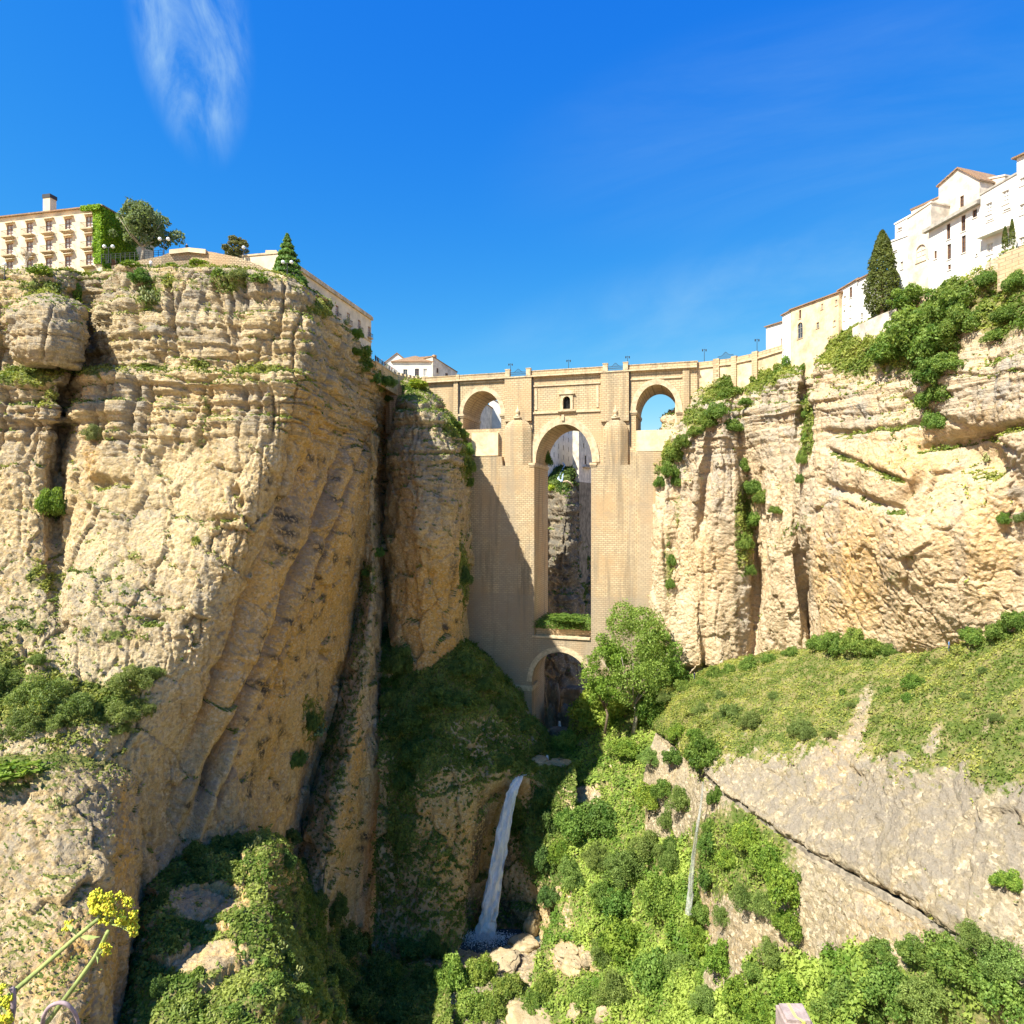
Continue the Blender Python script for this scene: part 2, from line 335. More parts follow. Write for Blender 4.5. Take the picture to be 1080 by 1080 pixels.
# ---- left cliff: sunlit front with strata, sharp edge, long shaded wall running back to the gully
lip = [(-200,292,110),(-60,290,114),(0,290,116),(60,288,118),(90,292,121),(130,283,116.5),(210,281,115),(285,290,114),(316,302,116),(329,312,122),(345,328,132),(362,345,145),(376,361,155),(400,391,168),(418,402,190)]
L_rows = [
 [Wd(x, 330, 43) for x in np.linspace(-420, -50, 15)],
 [Wd(x, y_, 44.0) for x, y_ in zip(np.linspace(-260, -52, 15), np.linspace(185, 215, 15))],
 [P(*c)+np.array((-8 if i < 9 else -26, 30 if i < 9 else 10, 3.4 if i < 9 else 1.6)) for i, c in enumerate(lip)],
 [P(*c)+np.array((-3 if i < 9 else -16, 12 if i < 9 else 4, 3.2 if i < 9 else 1.2)) for i, c in enumerate(lip)],
 [P(*c)+np.array((0 if i < 9 else -4, 5 if i < 9 else 1, 1.0)) for i, c in enumerate(lip)],
 pr(*lip),
 pr((-200,335,108),(-60,335,111.5),(0,335,112.5),(62,335,112),(91,335,121),(128,335,113),(210,335,112.5),(287,340,112.0),(324,350,113.5),(334,362,119),(343,380,131),(362,390,143),(379,400,155.5),(395,420,168),(415.8,430,197)),
 pr((-200,385,106),(-60,385,109),(0,388,113.5),(60,388,113.5),(88,386,120),(125,385,112.5),(210,385,111.5),(290,385,110.5),(327,392,112),(337,402,118),(340,425,130),(361,425,143),(380,440,156),(391,440,168),(413.3,440,197)),
 pr((-200,400,103),(-60,400,106),(0,402,108.5),(62,402,109),(72,402,117),(95,400,110.5),(200,398,109.5),(284,400,108.5),(322,408,111),(334,420,117),(336,445,129),(358,445,142),(380,460,155),(391,465,167),(409.3,465,196)),
 pr((-200,480,102),(-60,480,105),(0,480,107.5),(46,480,108),(66,480,116),(86,475,109),(190,470,108),(268,470,107),(304,456,109.5),(316,480,115),(318,510,126),(345,500,139),(378,500,152),(391,500,166),(406.3,500,194)),
 pr((-200,560,98),(-60,560,101),(0,560,104),(45,560,106),(60,560,110),(80,560,105.5),(170,565,104),(240,560,104),(266,550,106),(282,575,110),(300,590,120),(330,585,134),(362,580,146),(382,580,163),(400.3,570,192)),
 pr((-200,640,93),(-60,640,96),(0,640,99),(45,640,100),(62,640,101.5),(80,640,100),(150,640,100),(215,640,101),(236,630,103.5),(252,655,107),(278,665,115),(310,665,128),(340,655,140),(365,660,155),(393.7,660,190)),
 pr((-200,720,85),(-60,720,89),(0,720,92),(40,720,93),(60,720,94),(90,720,94.5),(140,720,96),(185,715,98.5),(211,705,101.5),(226,730,104),(260,740,111),(290,745,122),(318,735,134),(347,740,148),(382.3,760,184)),
 pr((-200,810,77),(-60,805,81),(0,800,84),(40,800,85),(60,797,86),(90,795,87.5),(125,795,91),(155,800,95),(183,800,100),(205,800,103),(245,810,108),(268,825,116),(291,820,127),(319,830,140),(362.3,850,177)),
 pr((-200,900,76),(-60,895,79),(0,890,82),(40,890,84),(60,890,86),(90,890,88),(125,890,90),(155,890,95),(180,890,100),(205,890,103),(240,895,107),(262,900,112),(285,905,122),(309,925,135),(367.3,940,172)),
 pr((-200,1020,75),(-60,1010,78),(0,1000,81),(40,1000,83),(60,1000,85),(90,1000,87),(125,1000,89),(155,1000,93),(180,1000,98),(205,1000,101),(240,1005,105),(262,1010,110),(285,1015,120),(309,1030,132),(367.3,1045,167))]
def lcliff(B, X, Y):
    D = np.zeros(X.shape)
    # rounded pillars below the grassy ledge
    for px, w_, dp in ((137, 3, 2.0), (152, 2.2, 1.1), (214, 2.2, 1.0), (101, 3, 1.6), (30, 5, 1.0)):
        D -= dp*np.exp(-((X-px-4*np.sin(Y*.05))/w_)**2)*sm(390, 402, Y)*sm(500, 440, Y)
    for px, w_, dp, s in ((180, 3, 1.6, .10), (115, 3, 1.6, -.12), (232, 3, 1.2, .25)):
        D -= dp*np.exp(-((X-px-s*(Y-330))/w_)**2)*sm(285, 300, Y)*sm(385, 360, Y)
    # long folds running down the shaded wall
    c = X+(Y-400)*.42
    wall = sm(245, 262, c-0)*sm(0, 1, (X > 0)*1.)
    m = sm(325, 345, X+(Y-300)*.27)*1.
    for cc, w_, dp in ((362, 5, 3.6), (396, 4, 3.2), (418, 3.5, 2.4)):
        D -= dp*np.exp(-((c-cc)/w_)**2)*sm(420, 520, Y)*m*sm(880, 800, Y)
    for cc, w_, dp in ((380, 8, 1.8), (407, 6, 1.5)):
        D += dp*np.exp(-((c-cc)/w_)**2)*sm(450, 560, Y)*m
    return D
surf('left_cliff', L_rows, M['rock'], .22, .22, disp=lcliff, amp=.9, wk=.5, strata_z=(8, 16), slope_veg=(.7, .92),
  dents=[(105,508,12,7,2.6),(130,509,9,5,1.3),(248,518,5,6,1.6),(254,530,4,5,1.5),(261,551,4,4,1.3),(229,553,3.5,5,1.4),(268,556,3,3,1),(238,547,14,3.5,1.2),(160,655,13,5,2.0),(345,690,6,5,1.2),(237,612,2,4,1.2),(231,708,12,8,1.2)],
  veg=[(30,395,38,12,1),(95,392,24,8,.8),(160,387,20,5,.8),(210,384,14,5,.8),(268,386,30,6,.9),(45,420,20,14,.7),(140,585,14,8,.6),(45,610,30,16,.62),(130,620,20,12,.5),(120,670,55,14,.5),(20,660,50,25,.5),(60,740,110,30,.9),(0,700,30,30,.8),(207,570,6,8,.7),(200,298,160,6,.45),(45,303,30,10,.9),(155,308,16,22,.8),(175,292,10,8,.9),(240,295,22,15,.9),(345,325,22,10,.9),(385,375,8,22,.9),(405,400,10,15,.9),(330,760,18,35,.6),(250,920,80,20,1),(150,345,8,5,.7),(213,437,4,38,.6),(208,470,4,18,.5)],
  stain_shade=[(random.gauss(305, 36)-(y_-640)*.22, y_, random.uniform(1.5, 4), random.uniform(2, 7), .9) for y_ in [random.uniform(470, 850) for _ in range(70)]]+[(287,508,4,5),(298,527,3,5),(306,528,5,5),(307,547,6,6),(303,562,4,6),(302,580,3,4),(289,568,2,4),(331,578,3,7),(340,580,4,7),(347,560,8,4),(298,655,3,5),(293,688,4,5),(289,693,3,6),(315,695,3,4),(302,722,4,6),(284,726,5,9),(272,720,4,5),(276,795,3,8),(270,820,3,14),(265,835,4,8),(280,780,4,5),(295,760,3,4),(196,848,5,5),(330,620,3,3),(337,610,3,3),(262,690,3,3),(240,755,2,5)],  # dark stains, plus random spots that paint the shade of pits
  orange=[(350,600,90,280,.8,20),(330,470,34,110,.8,15),(250,730,22,80,.6,12),(240,820,60,80,.25),(95,480,8,30,.6)],
  grey=[(60,345,48,34,.8),(250,300,90,30,.65),(140,420,18,40,.8),(110,300,50,20,.6),(200,350,70,14,.45),(270,430,30,40,.4),(120,540,40,30,.35),(30,440,50,60,.55),(230,840,40,40,.3),(330,380,12,40,.8),(120,650,120,60,.35),(215,620,18,40,.4),(305,520,16,26,.3)])
# big rounded boulder block at the left
surf('cliff_block', [
 pr((4,330,113),(8,322,111),(30,312,111),(60,310,111),(82,322,113),(90,335,117)),
 pr((5,338,111),(10,330,107),(30,322,105.5),(60,320,106),(80,332,109),(91,342,116)),
 pr((7,355,110.5),(12,350,105.5),(32,350,103.5),(60,352,104),(82,358,107.5),(92,360,116)),
 pr((10,372,111),(16,374,106.5),(34,380,105),(60,382,105.5),(80,384,108.5),(91,384,116)),
 pr((14,378,114),(20,381,112),(36,386,111),(60,388,111.5),(78,390,113),(88,392,118))], M['rock'], .2, .2, amp=.75, strata_z=(-20, -10), grey_b=.6, joints=1.3, bulge=1.0, slope_veg=(.8, .95))
# ---- rock ribs of the gully right of the shaded wall
G_rows = [
 pr((376,418,184),(385,420,184),(394,430,186),(404,436,192),(424,440,205)),
 pr((376,452,182),(386,446,170),(395,450,170),(400,456,186),(424,460,204)),
 pr((374,500,180),(384,500,168),(394,500,166.5),(399,502,184),(422,505,203)),
 pr((372,560,180),(384,560,167),(395,560,165),(400,560,180),(420,560,202)),
 pr((362,625,176),(378,620,166),(394,615,160),(402,615,176),(418,620,200)),
 pr((345,700,169),(362,700,159),(385,700,152),(401,700,168),(415,700,192)),
 pr((316,790,160),(338,795,150),(368,795,141),(403,795,157),(410,795,176)),
 pr((285,890,149),(312,890,141),(348,890,131),(392,890,152),(408,890,170)),
 pr((270,990,140),(300,985,132),(340,980,124),(382,985,146),(400,990,165)),
 pr((260,1090,130),(290,1085,122),(330,1085,116),(375,1085,136),(395,1090,155))]
surf('gully_ribs', G_rows, M['rock'], .3, .3, amp=.75, strata_z=(14, 24), slope_veg=(.5, .75), bulge=1.8, joints=1.6,
  veg=[(335,770,40,50,.62),(385,610,22,30,.55),(380,690,14,80,.48),(352,900,20,14,.5),(312,960,35,35,.6),(365,985,25,20,.6)], orange=[(375,780,12,60,.8),(365,880,35,50,.5),(398,480,14,60,.5)], grey=[(385,650,20,70,.6),(330,780,35,60,.6)], stain_shade=[(383,882,6,5),(381,895,4,4)])
# ---- rounded middle buttress
Bt = [
 pr((424,398,190),(436,402,186),(450,408,184),(466,420,186),(480,440,190),(500,470,196),(506,488,200)),
 pr((422,414,181),(430,416,174),(446,422,171),(461,432,173),(474,446,179),(497,474,190),(502,488,198)),
 pr((417,428,182),(424,428,168),(445,434,163),(466,444,165),(480,456,173),(497,480,188),(501,494,198)),
 pr((407,480,182),(414,480,169),(440,482,160.5),(472,486,163),(488,490,172),(496,498,184),(500,505,196)),
 pr((406,560,181),(415,560,168),(442,558,158.5),(472,560,161.5),(487,562,170),(495,566,182),(499,568,194)),
 pr((407,640,180),(417,640,167),(443,640,160),(470,642,162.5),(486,642,170),(493,645,181),(498,648,192)),
 pr((408,720,178),(418,720,166),(443,722,161),(470,722,164),(485,722,171),(492,722,180),(498,722,190)),
 pr((406,800,172),(416,800,162),(440,800,158),(468,800,160),(482,800,166),(490,800,174),(496,800,184))]
surf('middle_buttress', Bt, M['rock'], .25, .25, amp=.8, strata_z=(-10, 20), wk=1.3, bulge=1.6, orange=[(455,640,40,90,.85),(430,560,20,60,.4)], grey_b=.0, grey=[(440,470,45,70,.75),(470,520,30,40,.4)],
  dents=[(453,609,8,7,1.4),(443,448,14,3,1),(452,478,40,1.5,1.2),(450,430,30,2.2,1.6)], veg=[(480,450,14,12,.9,40),(493,480,7,34,.9),(440,408,20,8,.9),(488,610,5,60,.7),(438,520,2,60,.35),(455,500,2,50,.3)], stain_shade=[(476,600,4,14,.7),(470,662,3,4),(481,655,3,3)])
# ---- green mound at the bridge foot and the cliff the waterfall runs down
W_rows = [
 pr((400,655,182),(450,660,176),(492,672,180),(520,700,186),(548,735,186),(566,760,186),(580,775,188),(600,775,190)),
 pr((402,690,170),(450,690,165),(490,688,166),(520,708,174),(548,742,176),(566,768,176),(580,786,176),(602,786,178)),
 pr((402,740,159),(450,740,155),(490,735,155.5),(530,755,160),(556,778,164),(572,795,166),(582,803,166),(604,800,166)),
 pr((400,790,151),(450,797,147),(490,798,147),(524,812,149.5),(544,819,151.5),(560,818,153.5),(580,815,154),(606,812,154)),
 pr((400,820,149),(450,822,145),(490,824,145),(512,832,147),(530,842,155),(556,838,154),(580,835,150),(608,835,148)),
 pr((398,880,148),(450,880,143.5),(480,884,143.5),(499,888,146.5),(520,890,156),(545,885,154),(570,876,148),(604,876,145)),
 pr((396,940,145),(446,936,140),(474,945,141),(490,955,145),(510,950,155),(535,950,154),(562,936,147),(598,936,141)),
 pr((394,1000,142),(440,985,138),(470,985,139),(488,990,143),(510,990,153),(540,990,152),(562,985,147),(592,990,138)),
 pr((394,1080,138),(440,1050,134),(470,1040,135),(488,1040,138),(510,1040,150),(540,1040,149),(562,1040,143),(592,1050,134))]
surf('waterfall_cliff', W_rows, M['rock'], .26, .26, amp=.8, strata_z=None, bulge=1.6, cong=.45, vbase=.12, slope_veg=(.3, .55), joints=.6,
  veg=[(490,720,90,42,1),(440,760,42,75,.9),(425,850,22,90,.75),(575,880,28,60,.9),(545,860,10,30,.8),(570,800,14,10,.5),(395,930,20,60,.5),(470,800,60,10,.6)], orange=[(470,880,50,70,.5)], grey=[(530,790,60,26,.8),(440,960,40,30,.5)], stain_shade=[(502,890,7,60,.9,8),(520,960,34,26,.9),(535,880,9,80,.8,8)])
# ---- right cliff
RC = [(686,176,.0),(700,170,0),(711,168.5,0),(724,165,0),(741,161,0),(748,161.5,0),(762,158,0),(775,158,0),(783,161,0),(793,154.5,0),(815,149,0),(843,143.5,0),(851,144.5,0),(864,136,0),(900,124,0),(960,111,0),(1020,101,0),(1080,93,0),(1180,82,0),(1400,66,0)]
WOB = [(0,0,0),(5,1,1.5),(9,.3,1),(9,.3,-1.5),(6,2,2),(7,1.2,-1),(6,1.8,1.5),(9,4,2),(9,4.2,0),(8,4.4,-2),(6,3,2),(8,2.6,1),(8,2.6,-3),(8,2.6,1),(4,1,2),(6,2,-2),(6,0,2),(0,0,-1.5),(0,0,0),(0,0,0)]
liptop = [480,470,466,458,440,436,432,428,424,418,404,396,392,388,392,402,385,345,300,240]
back_y = [470,440,430,415,408,404,400,397,395,392,384,376,372,368,345,315,290,262,225,150]
base_y = [716,716,716,712,706,704,700,699,698,694,690,692,692,690,690,692,678,655,628,590]
def rc_row(fr, dY, yshift=0):
    r = []; cnt = 0
    for (px, Y, _), a, b in zip(RC, liptop, base_y):
        w_ = WOB[cnt]; cnt += 1
        r.append(P(px+w_[0]*math.sin(fr*5.2+w_[1])-w_[0]*math.sin(w_[1]), a+(b-a)*fr+yshift, Y+dY+w_[2]*math.sin(fr*7+w_[1]*2)))
    return r
R_rows = [
 [P(px, by, Y+10+6)+np.array((120, 60, 7)) for (px, Y, _), by in zip(RC, back_y)],
 [P(px, by-2, Y+13)+np.array((24, 10, 3.0)) for (px, Y, _), by in zip(RC, back_y)],
 [P(px, by-2, Y+13)+np.array((9, 3, 1.2)) for (px, Y, _), by in zip(RC, back_y)],
 [P(px, by, Y+9) for (px, Y, _), by in zip(RC, back_y)],
 [P(px, (a+by*1.3)/2.3, Y+4.5) for (px, Y, _), by, a in zip(RC, back_y, liptop)],
 rc_row(0, 0), rc_row(.10, -2.0), rc_row(.35, -2.6), rc_row(.6, -2.0), rc_row(.85, -.5), rc_row(1, 1.0), rc_row(1.12, 2)]
def rcliff(B, X, Y):
    D = np.zeros(X.shape)
    # big slanting bedding breaks on the main face
    for a, b, s, w_, dp, x0, x1 in ((862, 470, .42, 3, 1.3, 862, 960), (880, 455, -.1, 3, 1.2, 862, 1000), (980, 470, -.22, 5, 1.8, 960, 1090), (1000, 442, .5, 4, 1.0, 940, 1080), (895, 520, .35, 5, 1.2, 862, 960)):
        t = Y-(b+s*(X-a)); D -= dp*np.exp(-(t/w_)**2)*sm(x0, x0+15, X)*sm(x1, x1-15, X)
    D -= 3.0*np.exp(-(((X-1030)/32)**2+((Y-480-.4*(X-1030))/20)**2)**1.5)
    D -= 2.2*np.exp(-(((X-955)/16)**2+((Y-520-(-.8)*(X-955))/10)**2)**1.5)
    D += 1.3*np.exp(-(((X-1000)/30)**2+((Y-410)/34)**2)**1.5)
    for px, w_, s, dp in ((797, 2.5, .0, .8), (850, 2.5, -.03, 1.3), (822, 2, .05, .8), (700, 2, .05, .8), (742, 2, .0, .7)):
        D -= dp*np.exp(-((X-px-s*(Y-560))/w_)**2)
    D -= 3.5*np.exp(-(((X-725)/30)**2+((Y-712)/7)**2))
    return D
surf('right_cliff', R_rows, M['rock_right'], .22, .22, disp=rcliff, amp=.75, strata_z=(8, 22), slope_veg=(.7, .9), joints=1.1, wk=.35, bulge=1.6, orange_b=.02, cong=.2,
  veg=[(790,400,70,14,1,-20),(900,370,40,30,1),(1060,320,50,40,.9),(960,360,60,40,1),(700,480,16,26,.9),(715,540,6,30,.5),(785,560,12,60,.8),(850,450,8,44,.8),(835,560,40,10,.5,-40),(705,600,7,50,.6),(775,640,8,50,.4),(945,610,14,14,.45),(1040,480,14,20,.4),(958,590,8,8,.5),(735,440,20,14,.9),(730,650,8,30,.4)],
  orange=[(900,600,50,90,.45),(1020,560,80,90,.3),(960,480,60,30,.5)], grey=[(880,560,10,110,.55),(935,600,12,80,.4),(1010,580,10,90,.4),(725,500,30,60,.6),(760,500,20,60,.7),(820,440,40,60,.75),(786,640,8,80,.7),(900,440,40,20,.5),(1030,420,60,30,.5),(1075,520,20,50,.8),(850,560,14,100,.5)], stain_shade=[(852,610,2,50,.7),(776,640,3,60,.6),(1075,600,6,20,.5)], grey_b=.05)
# ---- grass terrace, its conglomerate face and the water channel ledge
TX = [(690,716,170),(716,716,165),(745,706,156),(775,700,152),(800,694,147),(850,692,137),(900,690,124.5),(960,692,112),(1020,680,102),(1080,657,94),(1180,630,83),(1400,590,67)]
edge = [(702,742,150),(716,748,140),(738,758,131),(770,782,119),(800,792,112),(835,797,105),(870,800,99),(905,802,94),(950,806,87),(1010,815,79),(1100,835,69),(1330,880,54)]
chan = [(700,772,146),(722,790,135),(745,812,124),(772,838,111),(800,858,104),(830,880,97),(865,903,90),(900,922,84.5),(958,953,76.5),(1010,985,70.5),(1090,1030,64),(1300,1180,50)]
def lerp_row(a, b, t, up=0., fw=0.):
    r = []
    for x, y in zip(a, b):
        p = P(*x)*(1-t)+P(*y)*t; p[2] += up; p[0] -= fw; r.append(p)
    return r
T_rows = [[P(*c)+np.array((6, 2, 1)) for c in TX], pr(*TX), lerp_row(TX, edge, .12, -.3), lerp_row(TX, edge, .5, .9), lerp_row(TX, edge, .85, .8), pr(*edge), lerp_row(edge, chan, .25, 0, .5), lerp_row(edge, chan, .6, 0, 1.8), lerp_row(edge, chan, .86, .1, 2.3), lerp_row(edge, chan, .96, .3, 1.3), lerp_row(edge, chan, 1., .35, .2), [P(*c)+np.array((1.6, 0, -.2)) for c in chan]]
surf('terrace', T_rows, M['conglom'], .26, .26, amp=.5, strata_z=None, bulge=.8, cong=.35, joints=.3, slope_veg=(2, 3), vegf=lambda B, X, Y, n: .28+.64*sm(46, -30, Y-np.interp(X, [700, 770, 830, 900, 960, 1080], [800, 782, 785, 780, 792, 808])+42*fbm(B, .12, 4, 31)+30*fbm(B, .5, 3, 32)),
  veg=[(1000,790,80,16,.5),(960,830,80,10,.42),(1060,800,40,50,.5),(740,745,40,30,.5)], grey=[(1000,860,170,80,.9),(850,840,70,40,.6),(900,902,170,12,.9,30)], orange=[(880,830,25,60,.25)],
  no=[(905,762,12,60,.55,18),(880,810,26,20,.6),(985,780,8,26,.5,30),(1040,765,6,20,.4,30),(800,830,60,24,.6),(900,870,100,40,.8)])
ch2 = lambda dx, dz, rowsrc=chan: [P(*c)+np.array((dx, -.2*dx, dz)) for c in rowsrc]
low = lambda t, dxx: [P(*c)+np.array((dxx-5.0*t*(1+.5*math.sin(i*1.7)), -1.5*t, -24.0*t)) for i, c in enumerate(chan)]
surf('channel_ledge', [ch2(4.0, 2.6), ch2(2.6, .6), ch2(1.4, -.1), ch2(-.5, -.3), ch2(-1.1, -.3), ch2(-1.7, -.45), ch2(-1.85, -1.2), low(.15, -2.2), low(.45, -2.4), low(.8, -1.8), low(1.3, -3)], M['conglom'], .24, .24, amp=.3, tau=.25, strata_z=None, bulge=.3, cong=.2, joints=.2, slope_veg=(2, 3), grey_b=.15, orange_b=.1,
  veg=[(780,900,70,60,.9),(1000,1050,100,60,.8),(950,1060,60,40,.8)])
# stone kerb of the old water channel
kb = MB(); cl_ = [P(*c) for c in chan]; cl_ = [cl_[i]*(1-k/6)+cl_[i+1]*k/6 for i in range(2, len(cl_)-1) for k in range(6)]
kb = MB(); KV = []
for c in cl_: KV += [c+np.array(o_) for o_ in ((-1.15, .2, -.7), (-.75, .15, -.7), (-.75, .15, .32), (-1.15, .2, .3))]
kb.add(KV, [(4*i+k, 4*i+4+k, 4*i+4+(k+1) % 4, 4*i+(k+1) % 4) for i in range(len(cl_)-1) for k in range(4)]); M['kerb'] = flat('old_mortar', (.30, .26, .20), nz=.3, sc=.8); o = kb.build('channel_wall', M['kerb']); tag(o, 'long curving low kerb of the old water channel along the foot of the conglomerate face', 'wall')
# ---- right valley slope under the terrace, valley floor
V_rows = [
 pr((575,775,192),(600,770,190),(640,700,188),(680,690,184),(705,712,172),(722,752,150),(745,800,127),(775,830,116),(812,860,108),(870,900,98),(960,950,85)),
 pr((582,800,172),(600,795,170),(640,760,170),(680,740,166),(706,748,156),(722,785,138),(745,830,122),(772,858,110),(806,895,103),(856,935,92),(940,1000,78)),
 pr((590,822,156),(608,820,157),(645,810,156),(682,800,152),(710,800,144),(728,830,128),(745,862,119),(765,890,110),(800,925,101),(848,965,91),(920,1040,74)),
 pr((598,880,146),(612,880,145),(645,880,142),(685,870,138),(708,870,130),(726,882,122),(744,905,118),(764,935,108),(800,970,98),(850,1010,87),(905,1090,70)),
 pr((592,940,139),(612,940,136),(645,945,132),(685,940,126),(708,940,120),(724,950,114),(742,965,113),(764,990,104),(800,1020,94),(845,1055,84),(900,1140,66)),
 pr((572,990,133),(605,1000,129),(645,1005,123),(685,1005,117),(708,1005,112),(724,1010,108),(742,1020,106),(764,1045,98),(800,1080,89),(845,1110,80),(900,1200,62)),
 pr((560,1050,122),(600,1060,118),(645,1065,112),(685,1070,106),(708,1070,102),(724,1080,98),(742,1090,96),(764,1110,90),(800,1150,82),(845,1180,74),(900,1260,58)),
 pr((555,1140,108),(600,1150,104),(645,1155,99),(685,1160,94),(708,1160,90),(724,1170,87),(742,1180,85),(764,1200,80),(800,1240,73),(845,1270,66),(900,1350,52))]
surf('valley_slope', V_rows, M['conglom'], .3, .3, amp=.7, strata_z=None, bulge=1.8, cong=.4, joints=.4, vbase=.70, slope_veg=(.2, .5), orange_b=.35,
  no=[(612,838,30,13,1),(592,850,16,20,.9),(598,960,12,28,.7),(730,870,10,30,.8),(745,950,5,40,.7),(640,810,20,6,.5),(700,765,16,14,.7),(870,960,30,60,.6),(600,1010,30,22,.9),(780,980,12,14,.5)])
# ---- near left spur
S_rows = [
 pr((-200,800,80),(-60,790,86),(0,790,87),(60,790,88),(105,798,90),(138,812,93),(150,820,100)),
 pr((-200,830,74),(-60,812,79),(0,812,80.5),(60,815,81),(105,825,83),(138,835,88),(148,842,98)),
 pr((-200,880,70),(-60,866,74),(0,866,76),(60,870,76.5),(110,875,79),(141,880,85),(147,885,96)),
 pr((-200,960,66),(-60,950,69),(0,950,71),(60,950,71.5),(108,955,74),(137,960,80),(143,962,92)),
 pr((-200,1040,62),(-60,1035,64),(0,1030,66),(60,1035,66.5),(100,1040,69),(123,1045,75),(131,1050,88)),
 pr((-200,1130,56),(-60,1130,59),(0,1130,61),(55,1130,61.5),(92,1130,64),(112,1130,70),(120,1130,82)),
 pr((-200,1300,48),(-60,1300,51),(0,1300,53),(50,1300,53.5),(82,1300,56),(98,1300,61),(106,1300,70))]
surf('left_spur', S_rows, M['rock'], .2, .2, amp=.55, strata_z=None, bulge=1.5, cong=.5, joints=.5, slope_veg=(.72, .92), orange_b=.15, veg=[(20,825,60,18,.6),(60,800,120,13,.8),(10,915,30,14,.45),(70,860,30,10,.4)], orange=[(90,1020,60,60,.6),(130,900,8,120,.8)], grey=[(110,860,24,30,.35),(40,900,60,30,.25)])
# ---- left lower hillside
H_rows = [
 pr((100,960,112),(160,905,108),(200,890,108),(250,886,112),(292,886,118),(325,925,130),(372,985,146),(410,1010,150),(470,1000,142)),
 pr((110,1000,96),(158,935,95),(200,915,98),(250,900,103),(290,893,106),(318,935,118),(368,1000,134),(410,1030,138),(472,1025,132)),
 pr((115,1040,88),(160,965,88),(200,945,92),(250,928,97),(285,920,99),(312,965,110),(362,1025,124),(410,1055,128),(475,1050,122)),
 pr((118,1080,80),(160,1010,81),(200,990,84),(245,968,88),(285,960,92),(315,995,102),(356,1050,114),(410,1085,118),(478,1085,112)),
 pr((110,1140,72),(160,1060,74),(200,1035,77),(245,1018,80),(292,1010,85),(325,1035,94),(365,1085,104),(415,1130,106),(480,1140,102)),
 pr((100,1220,64),(150,1130,67),(200,1100,69),(245,1085,71),(295,1080,75),(335,1100,84),(375,1150,94),(420,1200,96),(482,1220,92)),
 pr((90,1400,52),(140,1300,54),(200,1280,56),(250,1270,58),(300,1260,62),(340,1290,70),(380,1330,78),(425,1360,80),(485,1400,78))]
surf('left_hillside', H_rows, M['rock'], .24, .24, amp=.9, strata_z=None, bulge=1.8, cong=.35, slope_veg=(.35, .6), orange_b=.45, vbase=.15,
  veg=[(200,915,60,22,1),(330,985,50,60,1),(300,1040,90,40,.9),(200,980,30,10,.8),(180,1060,50,20,.8)], no=[(215,950,60,24,.75),(215,1010,50,22,.85)])
# ---- valley floor
F_rows = [
 pr((380,1000,150),(440,985,147),(490,992,150),(540,992,151),(575,990,146),(600,1000,138)),
 pr((385,1030,137),(440,1010,137),(490,1006,138),(535,1008,138),(572,1006,136),(605,1015,132)),
 pr((390,1060,126),(440,1040,127),(490,1036,127),(535,1038,127),(572,1040,126),(606,1050,122)),
 pr((395,1110,115),(440,1090,116),(490,1090,115),(535,1090,115),(572,1090,115),(606,1100,112)),
 pr((395,1200,100),(440,1190,100),(490,1190,100),(535,1190,100),(572,1190,100),(606,1200,98)),
 pr((395,1400,80),(440,1400,80),(490,1400,80),(535,1400,80),(572,1400,80),(606,1400,80))]
surf('valley_floor', F_rows, M['conglom'], .3, .3, amp=.5, strata_z=None, bulge=1.2, cong=.5, vbase=.3, orange_b=.2, slope_veg=(.9, 1.2), veg=[(420,1060,60,60,.9)], no=[(545,1010,40,14,1)])
# ---- gorge behind the bridge
K_rows = [
 pr((520,452,380),(560,470,330),(578,484,285),(592,490,268),(603,496,262),(612,535,264),(618,500,300),(640,500,330),(720,500,380)),
 pr((510,500,330),(556,505,280),(576,512,250),(592,520,240),(604,530,240),(610,580,252),(618,560,280),(640,560,290),(720,560,330)),
 pr((500,560,300),(553,565,262),(574,575,246),(590,580,232),(605,590,234),(611,610,252),(616,600,270),(640,580,280),(720,580,310)),
 pr((490,640,280),(550,640,248),(574,640,236),(590,645,226),(606,645,230),(612,650,248),(618,650,262),(640,650,270),(720,650,300)),
 pr((490,720,262),(550,700,235),(570,705,226),(588,710,222),(606,710,226),(616,710,240),(626,710,250),(645,710,256),(720,710,280)),
 pr((490,800,250),(548,760,222),(568,770,214),(588,775,214),(606,775,216),(618,775,228),(630,775,240),(650,775,246),(720,775,270))]
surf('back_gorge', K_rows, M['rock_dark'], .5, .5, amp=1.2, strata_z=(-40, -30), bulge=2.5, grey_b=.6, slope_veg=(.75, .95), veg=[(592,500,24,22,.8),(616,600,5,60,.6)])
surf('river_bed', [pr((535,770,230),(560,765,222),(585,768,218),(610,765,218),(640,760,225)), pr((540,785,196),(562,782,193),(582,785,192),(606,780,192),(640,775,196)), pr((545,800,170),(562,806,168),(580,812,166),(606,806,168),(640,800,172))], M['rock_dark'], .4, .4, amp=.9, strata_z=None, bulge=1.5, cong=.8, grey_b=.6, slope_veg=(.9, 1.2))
# far plateau ground sheets
g = MB(); g.box(-9000, 9000, -2000, 9000, -160, -140); o = g.build('ground', M['conglom']); o['kind'] = 'structure'
bpy.context.view_layer.update()
